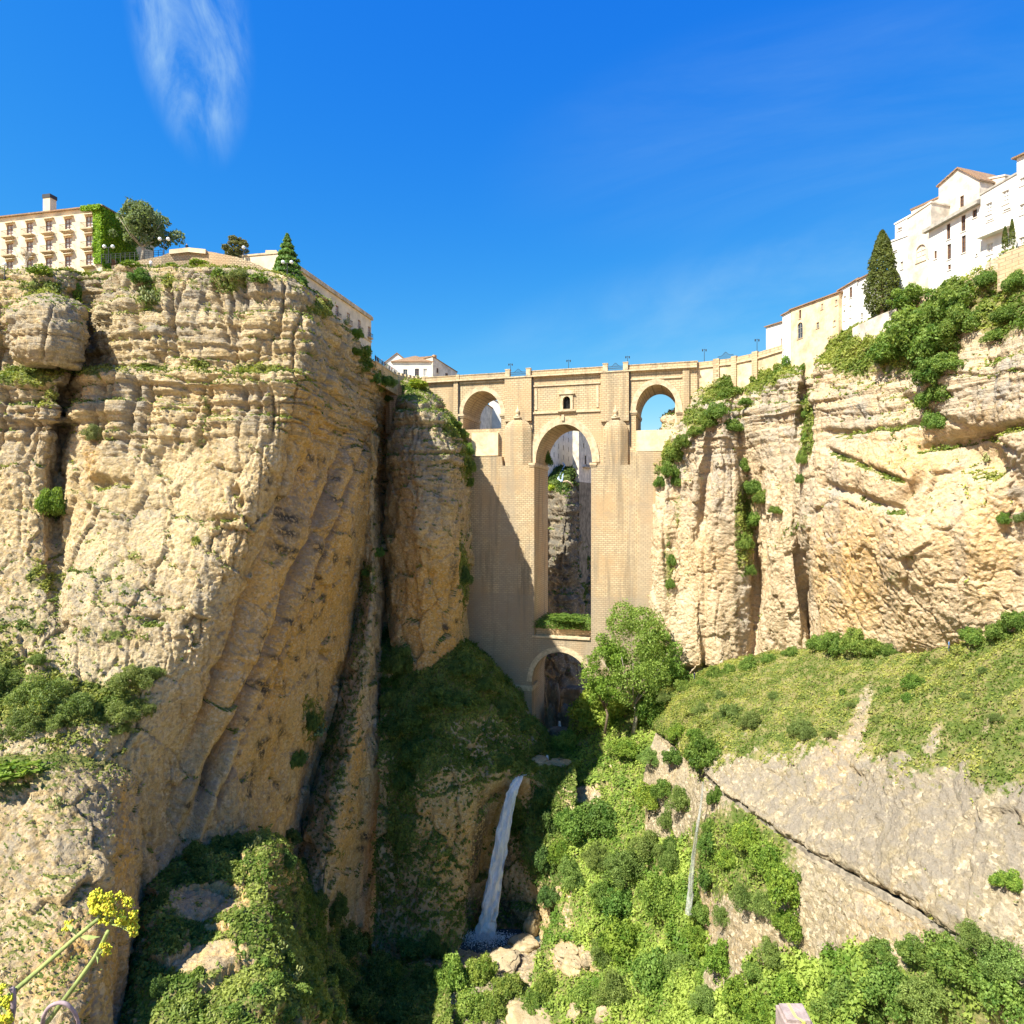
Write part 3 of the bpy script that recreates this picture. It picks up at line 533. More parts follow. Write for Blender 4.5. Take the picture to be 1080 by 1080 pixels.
# ================================================================== BRIDGE
def masonry(name, base=(.60, .465, .285), dark=(.47, .36, .22), bw=.95*1.3, bh=.58, stain_shade=.6, rough_=.9, mort=.45, low=0):
    m, t, b = newmat(name, rough_, .1); q = NB(t)
    s = q.n('ShaderNodeSeparateXYZ'); q.l(q.c.outputs['Object'], s.inputs[0]); cb = q.n('ShaderNodeCombineXYZ')
    q.l(q.m('ADD', s.outputs[0], s.outputs[1]), cb.inputs[0]); q.l(s.outputs[2], cb.inputs[1])
    br = q.n('ShaderNodeTexBrick'); br.inputs['Scale'].default_value = 1; br.inputs['Brick Width'].default_value = bw; br.inputs['Row Height'].default_value = bh
    br.inputs['Mortar Size'].default_value = .05; br.inputs['Mortar Smooth'].default_value = .3; br.inputs['Bias'].default_value = -.1
    br.inputs['Color1'].default_value = (*base, 1); br.inputs['Color2'].default_value = (*[a*.3+c*.7 for a, c in zip(base, dark)], 1); br.inputs['Mortar'].default_value = (*[c*mort for c in dark], 1)
    q.l(cb.outputs[0], br.inputs[0])
    c = q.mix(q.m('MULTIPLY', q.rng(q.noise(.13, 5, .65), .40, .64), .8), br.outputs[0], (dark[0]*1.12, dark[1]*1.0, dark[2]*.9))
    c = q.mix(q.m('MULTIPLY', q.rng(q.noise((.42, .42, .03), 4, .6, .3, (3, 3, 3)), .50, .68), stain_shade), c, (.24, .19, .125))
    c = q.mix(q.m('MULTIPLY', q.rng(q.noise(1.4, 5, .7), .55, .75), .35), c, (.70, .56, .36))
    c = q.mix(q.m('MULTIPLY', q.rng(q.noise(3.1, 4, .7, 0, (4, 0, 0)), .56, .70), .55), c, (.2, .15, .09)); c = q.mix(q.m('MULTIPLY', q.rng(q.noise((.09, .09, .12), 6, .7, .6, (8, 1, 3)), .50, .62), .36), c, (.33, .27, .19))
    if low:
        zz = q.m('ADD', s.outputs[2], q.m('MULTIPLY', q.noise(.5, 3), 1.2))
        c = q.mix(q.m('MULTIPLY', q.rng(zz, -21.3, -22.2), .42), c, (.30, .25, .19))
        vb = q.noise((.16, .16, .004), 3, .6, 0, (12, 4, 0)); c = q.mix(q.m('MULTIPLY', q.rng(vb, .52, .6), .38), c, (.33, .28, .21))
    q.l(c, b.inputs['Base Color'])
    n = q.bump(br.outputs[1], -.5, .06) if False else q.bump(q.m('SUBTRACT', q.noise(3, 6, .7), q.m('MULTIPLY', br.outputs[1], .8)), .6, .12)
    q.l(n, b.inputs['Normal']); return m
M['masonry'] = masonry('bridge_masonry')
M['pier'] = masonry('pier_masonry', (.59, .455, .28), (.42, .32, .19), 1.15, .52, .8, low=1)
M['pale'] = flat('pale_render', (.66, .53, .34), nz=.14, sc=.5)
M['dressed'] = flat('dressed_stone', (.56, .44, .28), nz=.18, sc=.9)
M['iron'] = flat('iron', (.03, .032, .035), .6, .4)
M['dark'] = flat('dark_interior', (.02, .018, .016), .9, .1)
THB = R(16); BO = P(594, 540, 180); BC, BS = math.cos(THB), math.sin(THB)
bridge = empty('stone_bridge', (BO[0], BO[1], 0), -THB)
tag(bridge, 'tall stone bridge with three arches across the gorge and a fourth arch at its foot', 'bridge')
def bt(px, d=0.):
    k = (px-540)/FPX; return (k*(BO[1]+d*BC)-BO[0]-d*BS)/(BC+k*BS)
def bz(px, py, d=0.):
    t = bt(px, d); return (540-py)/FPX*(BO[1]-t*BS+d*BC)
def bw(t, d, z): return np.array((BO[0]+t*BC+d*BS, BO[1]-t*BS+d*BC, z))
def arch(pl, pr_, zs, zb, zc=None, n=22, d=0.):
    a, b = bt(pl, d), bt(pr_, d); c = (a+b)/2; r = (b-a)/2; h = (zc-zs) if zc else r
    return [(a, zb)]+[(c-r*math.cos(math.pi*k/n), zs+h*math.sin(math.pi*k/n)) for k in range(n+1)]+[(b, zb)]
def ring(pl, pr_, zs, w_, y0, y1, mb, zc=None, n=22, d=0., split=False):
    a, b = bt(pl, d), bt(pr_, d); c = (a+b)/2; r = (b-a)/2; h = (zc-zs) if zc else r
    o_ = [(c-(r+w_)*math.cos(math.pi*k/n), zs+(h+w_)*math.sin(math.pi*k/n)) for k in range(n+1)]
    i_ = [(c-r*math.cos(math.pi*k/n), zs+h*math.sin(math.pi*k/n)) for k in range(n+1)]
    mb.plate(o_+i_[::-1], [], y0, y1)
DEP = 15.0
zt = 37.0                                                            # deck string course
zc_s = bz(594, 488); zc_c = bz(594, 447.5); zl_s = bz(591, 719); zl_c = bz(591, 686)
zL_s = bz(508, 437.5); zR_s = bz(693, 434)
hC = arch(565, 624.6, zc_s, bz(594, 661), zc_c); hL = arch(488.3, 528.5, zL_s, bz(508, 452.5), bz(508, 412.5)); hR = arch(670.6, 714, zR_s, bz(693, 453.5), bz(693, 405.5))
hLo = arch(561, 621.5, zl_s, bz(591, 790), zl_c)
hLo2 = hLo
hW = arch(593.9, 601.6, bz(598, 422), bz(598, 431.5))
body = MB()
body.plate([(bt(405), -20), (bt(405), zt), (bt(735), zt), (bt(735), 5), (bt(702), -10), (bt(702), -68), (bt(478), -68), (bt(478), -20)], [hC, hL, hR, hLo, hW], 0, DEP)
ob = body.build('wall', M['masonry'], bridge)
# lower pier blocks standing proud of the upper wall
zbl = bz(545, 491.5)
pb = MB()
PF = -2.0
a_l = [(bt(485, PF), -68), (bt(485, PF), bz(500, 482)), (bt(529, PF), bz(529, 482)), (bt(530, PF), zbl), (bt(563.6, PF), zbl), (bt(563.6, PF), bz(594, 672)), ]
ceZ = bz(594, 672)
lo = arch(561, 621.5, zl_s, -68, zl_c, d=PF)
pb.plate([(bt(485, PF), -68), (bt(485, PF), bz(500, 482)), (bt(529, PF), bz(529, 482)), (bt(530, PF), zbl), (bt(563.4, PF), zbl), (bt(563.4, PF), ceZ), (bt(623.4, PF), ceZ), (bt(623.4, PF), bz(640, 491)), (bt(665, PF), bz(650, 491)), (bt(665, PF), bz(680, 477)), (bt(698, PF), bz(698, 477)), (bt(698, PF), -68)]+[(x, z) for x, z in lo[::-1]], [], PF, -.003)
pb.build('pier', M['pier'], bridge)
# tapering skirt of the lower right pier is hidden by trees; string courses on the piers
tr = MB()
for (pa, pb_, py, d0) in ((527, 563.6, 724, PF),):
    z = bz((pa+pb_)/2, py, PF); tr.box(bt(pa, PF), bt(561.2, PF)+.25, PF-.35, PF+6, z-.45, z+.45); tr.box(bt(pa, PF), bt(561.2, PF)+.12, PF-.2, PF+6, z-1.0, z-.45)
z = bz(600, 724, PF); tr.box(bt(621.3, PF)-.25, bt(640, PF), PF-.35, PF+6, z-.45, z+.45)
tr.build('lower_cornice', M['dressed'], bridge)
# imposts of the three upper arches
im = MB()
for (px, py, sgn) in ((565, 489.5, 1), (624.6, 489.5, -1), (488.3, 437.5, 1), (528.5, 437.5, -1), (670.6, 434, 1), (714, 434, -1)):
    t_ = bt(px); z = bz(px, py); lo_, hi_ = (t_-1.5, t_+.35) if sgn > 0 else (t_-.35, t_+1.5)
    im = MB(); im.box(lo_, hi_, -.45 if py < 450 else -2.35, DEP+.1, z-.35, z+.2)
    im.box(lo_+.12, hi_-.12, -.25 if py < 450 else -2.2, DEP+.05, z-.75, z-.35); im.build('impost', M['dressed'], bridge)
av = MB(); ring(565, 624.6, zc_s, 2.0, -.30, .05, av, zc_c); av.build('arch_ring', M['dressed'], bridge)
av = MB(); ring(488.3, 528.5, zL_s, 1.2, -.28, .05, av, bz(508, 412.5)); av.build('arch_ring', M['dressed'], bridge)
av = MB(); ring(670.6, 714, zR_s, 1.4, -.28, .05, av, bz(693, 405.5)); av.build('arch_ring', M['dressed'], bridge)
av = MB(); ring(561, 621.5, zl_s, 1.4, PF-.22, PF+.05, av, zl_c, d=PF); av.build('arch_ring', M['dressed'], bridge)
# pale closing walls under the side arches
pw = MB(); pw.box(bt(499), bt(526.5), -1.2, 0-.004, bz(512, 481), bz(512, 457)); pw.build('closing_wall', M['pale'], bridge)
pw = MB(); pw.box(bt(671.5), bt(713), -1.0, 0-.004, bz(693, 476), bz(693, 453.8)); pw.build('closing_wall', M['pale'], bridge)
# half octagonal cutwaters with domed caps
for (pa, pb_, topd) in ((532.5, 561, 441), (636.5, 662.5, 441)):
    mb = MB(); a, b = bt(pa), bt(pb_); c = (a+b)/2; r = (b-a)/2; z0 = bz(pa, 493.5); z1 = bz(c, 456) if False else bz((pa+pb_)/2, 456); n = 12; D = 1.98
    def sec(f, z): return [(c+r*f*x, -D*f*y if y else 0.05, z) for x, y in ((-1, 0), (-1, .38), (-.45, 1), (.45, 1), (1, .38), (1, 0))]
    zs = [z0, z0+.01, z1]; fs_ = [1, 1, 1]
    H = bz((pa+pb_)/2, topd)-z1
    for k in range(1, 9):
        a_ = math.pi/2*k/8; zs.append(z1+H*math.sin(a_)); fs_.append(max(.02, math.cos(a_)))
    vs = []; 
    for f, z in zip(fs_, zs): vs += sec(f, z)
    m6 = len(zs); F = [(i*6+k, i*6+k+1, (i+1)*6+k+1, (i+1)*6+k) for i in range(m6-1) for k in range(5)]+[tuple(range(5, -1, -1)), tuple(range((m6-1)*6, m6*6))]
    mb.add(vs, F); mb.build('cutwater', M['pier'], bridge)
    fi = MB(); zf = bz((pa+pb_)/2, topd)
    fi.lathe([(.05, .2), (.75, .3), (.8, .55), (.35, .8), (.55, 1.1), (.75, 1.6), (.5, 2.1), (.22, 2.4), (.12, 3.4), (.05, 4.0)], (c, -.65, zf), 8); fi.box(c-1.0, c+1.0, -1.3, -.1, zf-.3, zf+.25)
    fi.build('finial', M['dressed'], bridge, True)
# pilasters above the cutwaters and at the arch ends
pi = MB()
for (pa, pb_, py, pr_d) in ((533, 561, 445, .75), (634, 663.5, 445, .75), (479, 483.5, 460, .5), (720, 727, 445, .5), (440, 452, 470, .4)):
    pi = MB(); pi.box(bt(pa), bt(pb_), -pr_d, -.002, bz(pa, py), zt-.004); pi.build('pilaster', M['masonry'], bridge)
# string courses and panel mouldings
st = MB()
st.box(bt(405), bt(735), -.95, DEP+.4, zt, zt+.35)
for pa, pb_, py in ((484, 532, 403), (563, 633, 405.5), (665, 719, 399)):
    z = bz((pa+pb_)/2, py); st.box(bt(pa), bt(pb_), -.3, -.003, z-.2, z+.2)
z = bz(598, 434.5); st.box(bt(562), bt(633.5), -.35, -.004, z-.25, z+.25)
z1, z0 = bz(598, 408), bz(598, 431)
for pa in (564, 629): st.box(bt(pa), bt(pa+2.5), -.2, -.003, z0, z1)
st.build('string_course', M['dressed'], bridge)
# room window: surround, pediment, sill, black sheet standing in for the room's darkness, grille
wn = MB(); a, b = bt(591.3), bt(604.2)
wn.plate([(a, bz(598, 432)), (a, bz(598, 416)), (b, bz(598, 416)), (b, bz(598, 432))], [hW], -.35, -.004)
wn.box(a-.5, b+.5, -.6, -.004, bz(598, 416)+.004, bz(598, 414.8)); c = (a+b)/2; zp = bz(598, 414.8)+.004
wn.plate([(a-.5, zp), (b+.5, zp), (c, zp+1.3)], [], -.55, -.004)
wn.box(a-.7, b+.7, -.75, -.36, bz(598, 434.2), bz(598, 432.3))
fr = wn.build('window', M['dressed'], bridge)
gl = MB(); gl.box(bt(593.5), bt(602), .9, 1.0, bz(598, 432), bz(598, 418)); gl.build('pane', M['dark'], fr)
gr = MB()
for k in range(1, 5): x = bt(593.9)+(bt(601.6)-bt(593.9))*k/5; gr.box(x-.03, x+.03, .3, .36, bz(598, 431.4), bz(598, 418.5))
gr.build('grille', M['iron'], fr)
# parapet with posts over the piers
pa_ = MB(); zp0, zp1 = zt+.35, zt+1.75
segs = [(405, 534.5), (559.5, 637), (661.5, 735)]
for a, b in segs:
    pa_.box(bt(a), bt(b), -.4, .15, zp0, zp1-.2); pa_.box(bt(a), bt(b), -.5, .25, zp1-.2, zp1)
pa_.box(bt(405), bt(735), DEP-.1, DEP+.3, zp0, zp1)
for px in (447, 483): pa_.box(bt(px)-.55, bt(px)+.55, -.62, .3, zp0-.002, zp1+.15)
pa_.build('parapet', M['masonry'], bridge)
for a in (536.2, 558, 638.8, 660): 
    q_ = MB(); q_.box(bt(a)-.62, bt(a)+.62, -1.0, .3, zt+.352, zt+2.25); q_.box(bt(a)-.72, bt(a)+.72, -1.1, .4, zt+2.25, zt+2.45); q_.build('parapet_post', M['dressed'], bridge)
for a, b in ((538.5, 556), (641, 658)):
    rl = MB(); x0, x1 = bt(a), bt(b); n = 16
    rl.box(x0, x1, -.75, -.67, zt+.95, zt+1.05); rl.box(x0, x1, -.75, -.67, zt+1.45, zt+1.52)
    for k in range(n+1):
        x = x0+(x1-x0)*k/n; h = 1.5+.9*math.exp(-((k-n/2)/2.2)**2); rl.box(x-.03, x+.03, -.74, -.68, zt+.35, zt+h)
    rl.tube([(x0+(x1-x0)*k/12, -.71, zt+1.5+.9*math.exp(-((k-6)/1.7)**2)) for k in range(13)], .05, 5)
    rl.build('iron_railing', M['iron'], bridge)
ft = MB(); z = bz(594, 437.6); ft.box(bt(594)-.35, bt(594)+.35, -.65, -.3, z-1.6, z); ft.build('keystone', M['dressed'], bridge)
for px, y1 in ((483.9, 452), (561.6, 456), (664, 470)):
    dp = MB(); x = bt(px)+.15; dp.tube([(x, -.25, zt-.1), (x, -.25, bz(px, y1))], .16, 6); dp.build('drainpipe', M['iron'], bridge)
dk = MB(); dk.box(bt(405), bt(735), .15, DEP-.1, zt+.001, zt+.2); dk.build('roadway', M['dressed'], bridge)
tb = MB(); z = bz(594, 661)-.02; tb.box(bt(563.6)-.0, bt(623.4), -2.4, -.01, ceZ, ceZ+.5); tb.build('ledge', M['dressed'], bridge)
# lamp posts on the deck
def street_lamp(x, y, z, h, label, globes=0):
    t = empty('street_lamp', (x, y, z)); tag(t, label, 'street lamp', 'street lamps')
    m = MB(); m.lathe([(.16, 0), (.16, .5), (.08, .6), (.055, h), (.09, h+.02)], (0, 0, 0), 8)
    if globes:
        m.tube([(-.75, 0, h-.15), (0, 0, h+.05), (.75, 0, h-.15)], .04, 5); m.build('pole', M['iron'], t)
        for s in ((-1, 1) if globes > 1 else (1,)):
            g_ = MB(); g_.lathe([(.1, -.32), (.27, -.2), (.34, 0), (.27, .22), (.1, .33)], (s*.75 if globes > 1 else 0, 0, h+.15), 10); g_.build('globe', M['white_glass'], t, True)
    else:
        m.tube([(-.45, 0, h-.3), (0, 0, h-.1), (.45, 0, h-.3)], .035, 5); m.build('pole', M['iron'], t)
        for s in (-1, 1):
            g_ = MB(); g_.lathe([(.08, -.35), (.17, .05), (.19, .1), (.05, .3)], (s*.45, 0, h-.3), 6); g_.build('lantern', M['iron'], t)
    return t
M['white_glass'] = flat('white_glass', (.82, .82, .80), .25, .5, .02)
for px, side, lb in ((537.5, 'iron street lamp on the bridge parapet above the left pier'.split(), 0), (599, 'iron street lamp on the bridge parapet above the window'.split(), 0), (661.5, 'iron street lamp on the bridge parapet above the right pier'.split(), 0)):
    p_ = bw(bt(px), .9, zt+.2); street_lamp(p_[0], p_[1], p_[2], 4.2, ' '.join(side))
# iron plants: grass on the lower platform is scattered later
# ---- curved wall carrying the road on the right of the bridge
RW = [(712, 172.5), (740, 170.8), (770, 166.5), (800, 160), (830, 152), (858, 145), (872, 141), (886, 137.5)]
rw_t = [38.7, 38.6, 38.5, 38.5, 38.7, 39.2, 39.6, 40.0]
pts = [(((px-540)/FPX*Y), Y) for px, Y in RW]
def offs(pts, d):
    r = []
    for i, p in enumerate(pts):
        a = pts[max(0, i-1)]; b = pts[min(len(pts)-1, i+1)]; dx, dy = b[0]-a[0], b[1]-a[1]; l = math.hypot(dx, dy); r.append((p[0]-dy/l*d, p[1]+dx/l*d))
    return r
rw = empty('road_wall', (0, 0, 0)); tag(rw, 'long curving stone wall carrying the road from the bridge to the houses', 'wall')
def strip(f0, f1, z0s, z1s, name, mat):
    m = MB(); a = offs(pts, f0); b = offs(pts, f1); n = len(pts)
    vs = [(x, y, z0s[i]) for i, (x, y) in enumerate(a)]+[(x, y, z1s[i]) for i, (x, y) in enumerate(a)]+[(x, y, z0s[i]) for i, (x, y) in enumerate(b)]+[(x, y, z1s[i]) for i, (x, y) in enumerate(b)]
    F = []
    for i in range(n-1):
        F += [(i, i+1, n+i+1, n+i), (2*n+i+1, 2*n+i, 3*n+i, 3*n+i+1), (n+i, n+i+1, 3*n+i+1, 3*n+i), (i+1, i, 2*n+i, 2*n+i+1)]
    F += [(0, n, 3*n, 2*n), (n-1, 3*n-1, 4*n-1, 2*n-1)]
    m.add(vs, F); return m.build(name, mat, rw)
M['plaster_ochre'] = flat('weathered_ochre_plaster', (.64, .49, .30), nz=.22, sc=.35)
strip(0, 10, [20]*8, [z-1.6 for z in rw_t], 'wall', M['plaster_ochre'])
strip(-.35, .3, [z-1.6 for z in rw_t], [z-1.25 for z in rw_t], 'string_course', M['dressed'])
strip(-.1, .4, [z-1.25 for z in rw_t], rw_t, 'parapet', M['masonry'])
for k, px in enumerate((733, 756, 775, 797, 842)):
    i = np.interp(px, [a for a, b in RW], range(8)); j = int(i); f = i-j; x = pts[j][0]*(1-f)+pts[j+1][0]*f; y = pts[j][1]*(1-f)+pts[j+1][1]*f; z = np.interp(px, [a for a, b in RW], rw_t)
    m = MB(); dx, dy = pts[j+1][0]-pts[j][0], pts[j+1][1]-pts[j][1]; l = math.hypot(dx, dy); dx /= l; dy /= l; hw = .75
    q4 = [(x-dx*hw+dy*.5, y-dy*hw-dx*.5), (x+dx*hw+dy*.5, y+dy*hw-dx*.5), (x+dx*hw-dy*.3, y+dy*hw+dx*.3), (x-dx*hw-dy*.3, y-dy*hw+dx*.3)]
    m.prism(q4, 22, z+.3); m.build('buttress', M['masonry'], rw)
for px, lb in ((741, 'iron street lamp on the road wall just right of the bridge'), (797, 'iron street lamp on the road wall near the houses')):
    x = np.interp(px, [a for a, b in RW], [p[0] for p in pts]); y = np.interp(px, [a for a, b in RW], [p[1] for p in pts]); street_lamp(x+.8, y+1.2, 37.6, 4.6, lb)
# railing section between posts
x0, x1 = np.interp([758, 774], [a for a, b in RW], [p[0] for p in pts]); y0, y1 = np.interp([758, 774], [a for a, b in RW], [p[1] for p in pts])
m = MB()
for k in range(15):
    f = k/14; m.box(x0+(x1-x0)*f-.03, x0+(x1-x0)*f+.03, y0+(y1-y0)*f+.4, y0+(y1-y0)*f+.46, 38.3, 39.5+.9*math.exp(-((k-7)/2.2)**2))
m.tube([(x0+(x1-x0)*k/12, y0+(y1-y0)*k/12+.43, 39.45+.9*math.exp(-((k-6)/2)**2)) for k in range(13)], .05, 5); m.build('iron_railing', M['iron'], rw)
# boulder shapes used later
# ================================================================== BUILDINGS
M['rampart'] = masonry('rampart_stone', (.58, .46, .30), (.42, .32, .20), .6, .3, .7)
M['white'] = flat('whitewash', (.68, .655, .60), nz=.09, sc=.35)
M['white_dirty'] = flat('weathered_whitewash', (.60, .53, .43), nz=.2, sc=.4)
M['ochre'] = flat('ochre_render', (.66, .50, .31), nz=.2, sc=.4)
M['ochre_deep'] = flat('deep_ochre_render', (.66, .42, .18), nz=.2, sc=.4)
M['dark_stone'] = flat('dark_weathered_stone', (.20, .165, .115), nz=.3, sc=.4)
M['cream_wall'] = flat('cream_render', (.70, .58, .40), nz=.12, sc=.4)
M['brick_band'] = flat('worn_orange_plaster', (.60, .34, .16), nz=.3, sc=.9)
M['tile'] = masonry('clay_tiles', (.42, .27, .16), (.30, .19, .12), .3, .3, .4)
M['wood'] = flat('brown_shutter', (.20, .10, .05), nz=.2, sc=3)
M['wood_red'] = flat('red_brown_frame', (.34, .15, .08), nz=.2, sc=3)
M['curtain'] = flat('pale_curtain', (.52, .50, .47), .4, .5, .1)
M['grey_trim'] = flat('grey_cornice', (.36, .33, .28), nz=.15)
M['glass'] = flat('window_glass', (.045, .05, .06), .08, .8, .1, bump=0)
def vecn(a, b): d = np.array(b)-np.array(a); return d/np.linalg.norm(d)
def house(name, label, cat, A, B, depth, z0, zt0, zt1, wall, roof='flat', wins=(), group=None, eave=.35, peak=2.2, roofmat='tile', trim=None, gable=False, backdrop=True):
    """A, B: plan points of the facade, left to right as seen; built in a frame x along the facade, y into the hill"""
    A = np.array(A[:2], float); B = np.array(B[:2], float); W = np.linalg.norm(B-A); ang = math.atan2(B[1]-A[1], B[0]-A[0])
    t = empty(name, (A[0], A[1], 0), ang); tag(t, label, cat, group)
    holes = []
    for wd in wins:
        u, z, w_, h = wd[:4]; arc = wd[4] if len(wd) > 4 else 0
        if arc: holes.append([(u-w_/2, z)]+[(u-w_/2*math.cos(math.pi*k/8), z+h-w_/2+w_/2*math.sin(math.pi*k/8)) for k in range(9)]+[(u+w_/2, z)])
        else: holes.append([(u-w_/2, z), (u-w_/2, z+h), (u+w_/2, z+h), (u+w_/2, z)])
    m = MB(); outl = [(0, z0), (0, zt0), (W, zt1), (W, z0)]
    if gable: outl = [(0, z0), (0, zt0), (W*.5, max(zt0, zt1)+peak), (W, zt1), (W, z0)]
    m.plate(outl, holes, 0, .45)
    zb0, zb1 = zt0, zt1
    m.add([(0, .45, z0), (0, depth, z0), (0, depth, zb0), (0, .45, zb0)], [(3, 2, 1, 0)]); m.add([(W, .45, z0), (W, depth, z0), (W, depth, zb1), (W, .45, zb1)], [(0, 1, 2, 3)])
    m.add([(0, depth, z0), (W, depth, z0), (W, depth, zb1), (0, depth, zb0)], [(3, 2, 1, 0)])
    m.add([(0, .46, zb0-.02), (W, .46, zb1-.02), (W, depth, zb1-.02), (0, depth, zb0-.02)], [(0, 1, 2, 3)])
    m.build('wall', M[wall], t)
    if roof == 'flat':
        r = MB(); a, b = zt0, zt1; e = .14
        for (x0, x1, y0, y1, za, zb) in ((-e, W+e, -e, depth+e, a, b),):
            r.add([(x0, y0, za), (x1, y0, zb), (x1, y1, zb), (x0, y1, za), (x0, y0, za+.3), (x1, y0, zb+.3), (x1, y1, zb+.3), (x0, y1, za+.3)], [(3, 2, 1, 0), (4, 5, 6, 7), (0, 1, 5, 4), (1, 2, 6, 5), (2, 3, 7, 6), (3, 0, 4, 7)])
        r.build('roof_edge', M[trim or wall], t)
    elif roof in ('hip', 'shed'):
        r = MB(); e = eave; a, b = zt0+.003, zt1+.003
        sl = depth/2 if roof == 'hip' else depth
        base = [(-e, -e, a), (W+e, -e, b), (W+e, depth+e, b), (-e, depth+e, a)]
        if roof == 'hip':
            i_ = min(W, depth)/2*.98; top = [(i_, depth/2, a+peak), (W-i_, depth/2, b+peak)]
            lowr = [(x, y, z+.22) for x, y, z in base]
            r.add(base+lowr+top, [(3, 2, 1, 0), (0, 1, 5, 4), (1, 2, 6, 5), (2, 3, 7, 6), (3, 0, 4, 7), (4, 5, 9, 8), (5, 6, 9), (6, 7, 8, 9), (7, 4, 8)])
        else:
            top = [(-e, -e, a+.22), (W+e, -e, b+.22), (W+e, depth+e, b+peak), (-e, depth+e, a+peak)]
            r.add(base+top, [(3, 2, 1, 0), (4, 5, 6, 7), (0, 1, 5, 4), (1, 2, 6, 5), (2, 3, 7, 6), (3, 0, 4, 7)])
        r.build('roof', M[roofmat], t)
    if gable:
        r = MB(); zp = max(zt0, zt1)+peak; e = .3
        for (xa, za, xb, zb) in ((-e, zt0-.2, W/2, zp), (W/2, zp, W+e, zt1-.2)):
            r.add([(xa, -e, za+.01), (xb, -e, zb+.01), (xb, depth, zb+.01), (xa, depth, za+.01), (xa, -e, za+.28), (xb, -e, zb+.28), (xb, depth, zb+.28), (xa, depth, za+.28)], [(3, 2, 1, 0), (4, 5, 6, 7), (0, 1, 5, 4), (1, 2, 6, 5), (2, 3, 7, 6), (3, 0, 4, 7)])
        r.build('roof', M[roofmat], t)
    for wd in wins:
        u, z, w_, h = wd[:4]; st = wd[5] if len(wd) > 5 else 'brown'
        fm, gm = {'brown': ('wood', 'glass'), 'red': ('wood_red', 'curtain'), 'grey': ('grey_trim', 'glass'), 'white': ('white', 'curtain'), 'blind': ('white_dirty', 'white_dirty'), 'shut': ('wood', 'wood')}[st]
        f = MB(); y0, y1 = .16, .24; q = .09
        f.box(u-w_/2, u-w_/2+q, y0, y1, z, z+h); f.box(u+w_/2-q, u+w_/2, y0, y1, z, z+h); f.box(u-.04, u+.04, y0+.01, y1-.01, z+q, z+h-q)
        f.box(u-w_/2+q, u+w_/2-q, y0, y1, z+h-q, z+h); f.box(u-w_/2+q, u+w_/2-q, y0, y1, z, z+q)
        if w_ > .5:
            for zz in (z+h*.36, z+h*.66): f.box(u-w_/2+q, u+w_/2-q, y0+.02, y1-.02, zz-.03, zz+.03)
        fo = f.build('window', M[fm], t)
        p = MB(); p.box(u-w_/2, u+w_/2, .26, .40, z, z+h); p.build('pane', M[gm], fo)
        s = MB(); s.box(u-w_/2-.12, u+w_/2+.12, -.12, .1, z-.12, z-.003); s.build('sill', M['dressed' if wall != 'white' else 'white'], fo)
    return t
def addbox(t, name, mat, *bx):
    m = MB()
    for b in bx: m.box(*b)
    return m.build(name, M[mat], t)
def balcony(t, u, z, w_, dp=.9, mat='dressed', rail=True):
    m = MB(); m.box(u-w_/2, u+w_/2, -dp, -.003, z-.25, z); m.box(u-w_/2+.2, u+w_/2-.2, -dp+.3, -.003, z-.42, z-.253); b = m.build('balcony', M[mat], t)
    if rail:
        r = MB(); n = int(w_/.22)
        for k in range(n+1): x = u-w_/2+.05+(w_-.1)*k/n; r.box(x-.013, x+.013, -dp+.06, -dp+.09, z, z+.95)
        r.box(u-w_/2, u+w_/2, -dp+.05, -dp+.1, z+.95, z+1.0); r.box(u-w_/2+.03, u-w_/2+.06, -dp+.1, -.003, z+.95, z+1.0); r.box(u+w_/2-.06, u+w_/2-.03, -dp+.1, -.003, z+.95, z+1.0)
        r.build('balcony_railing', M['iron'], b)
# ---- hotel at the left cliff top
HA, HB = np.array((-136., 135.)), np.array((-75.5, 122.3)); W_h = np.linalg.norm(HB-HA); hd = (HB-HA)/W_h
def hu(px):
    k = (px-540)/FPX; return (k*HA[1]-HA[0])/(hd[0]-k*hd[1])
def hz(px, py): u = hu(px); return (540-py)/FPX*(HA[1]+hd[1]*u)
zr = hz(98, 219.5)
wins = []; bal = []
floors = [(hz(94, 246.5), hz(94, 226)), (hz(94, 261), hz(94, 247)), (hz(94, 278), hz(94, 269))]
fz = [zr-3.75, zr-7.3, zr-10.7, zr-14.1]
cols = [94.2, 72, 51.7, 31.5, 10.5, -12, -34, -56, -78, -100]
for ci, px in enumerate(cols):
    u = hu(px)
    for fi, z in enumerate(fz):
        if fi == 3 and ci < 3: continue
        wins.append((u, z, 1.5, 2.35, 0, 'red')); bal.append((u, z, fi))
hotel = house('hotel', 'large cream hotel with rows of balconies and one ivy covered side on the left clifftop', 'hotel', HA, HB, 13, 38, zr, zr, 'cream_wall', 'hip', wins, eave=.5, peak=1.1)
for u, z, fi in bal:
    balcony(hotel, u, z-.06, 2.5, .85)
    m = MB(); m.add([(u-1.15, -.003, z+2.85), (u+1.15, -.003, z+2.85), (u+1.15, -.6, z+2.6), (u-1.15, -.6, z+2.6), (u-1.15, -.003, z+2.72), (u+1.15, -.003, z+2.72), (u+1.15, -.6, z+2.48), (u-1.15, -.6, z+2.48)], [(0, 3, 2, 1), (4, 5, 6, 7), (3, 7, 6, 2), (0, 4, 7, 3), (1, 2, 6, 5)]); m.build('awning', M['cream_wall'], hotel)
c = hu(43); m = MB(); m.box(c-.8, c+.8, 1.2, 2.6, zr, zr+3.6); ch = m.build('chimney', M['cream_wall'], hotel); m = MB(); m.box(c-.9, c+.9, 1.1, 2.7, zr+3.6, zr+4.3); m.build('chimney_cap', M['iron'], ch)
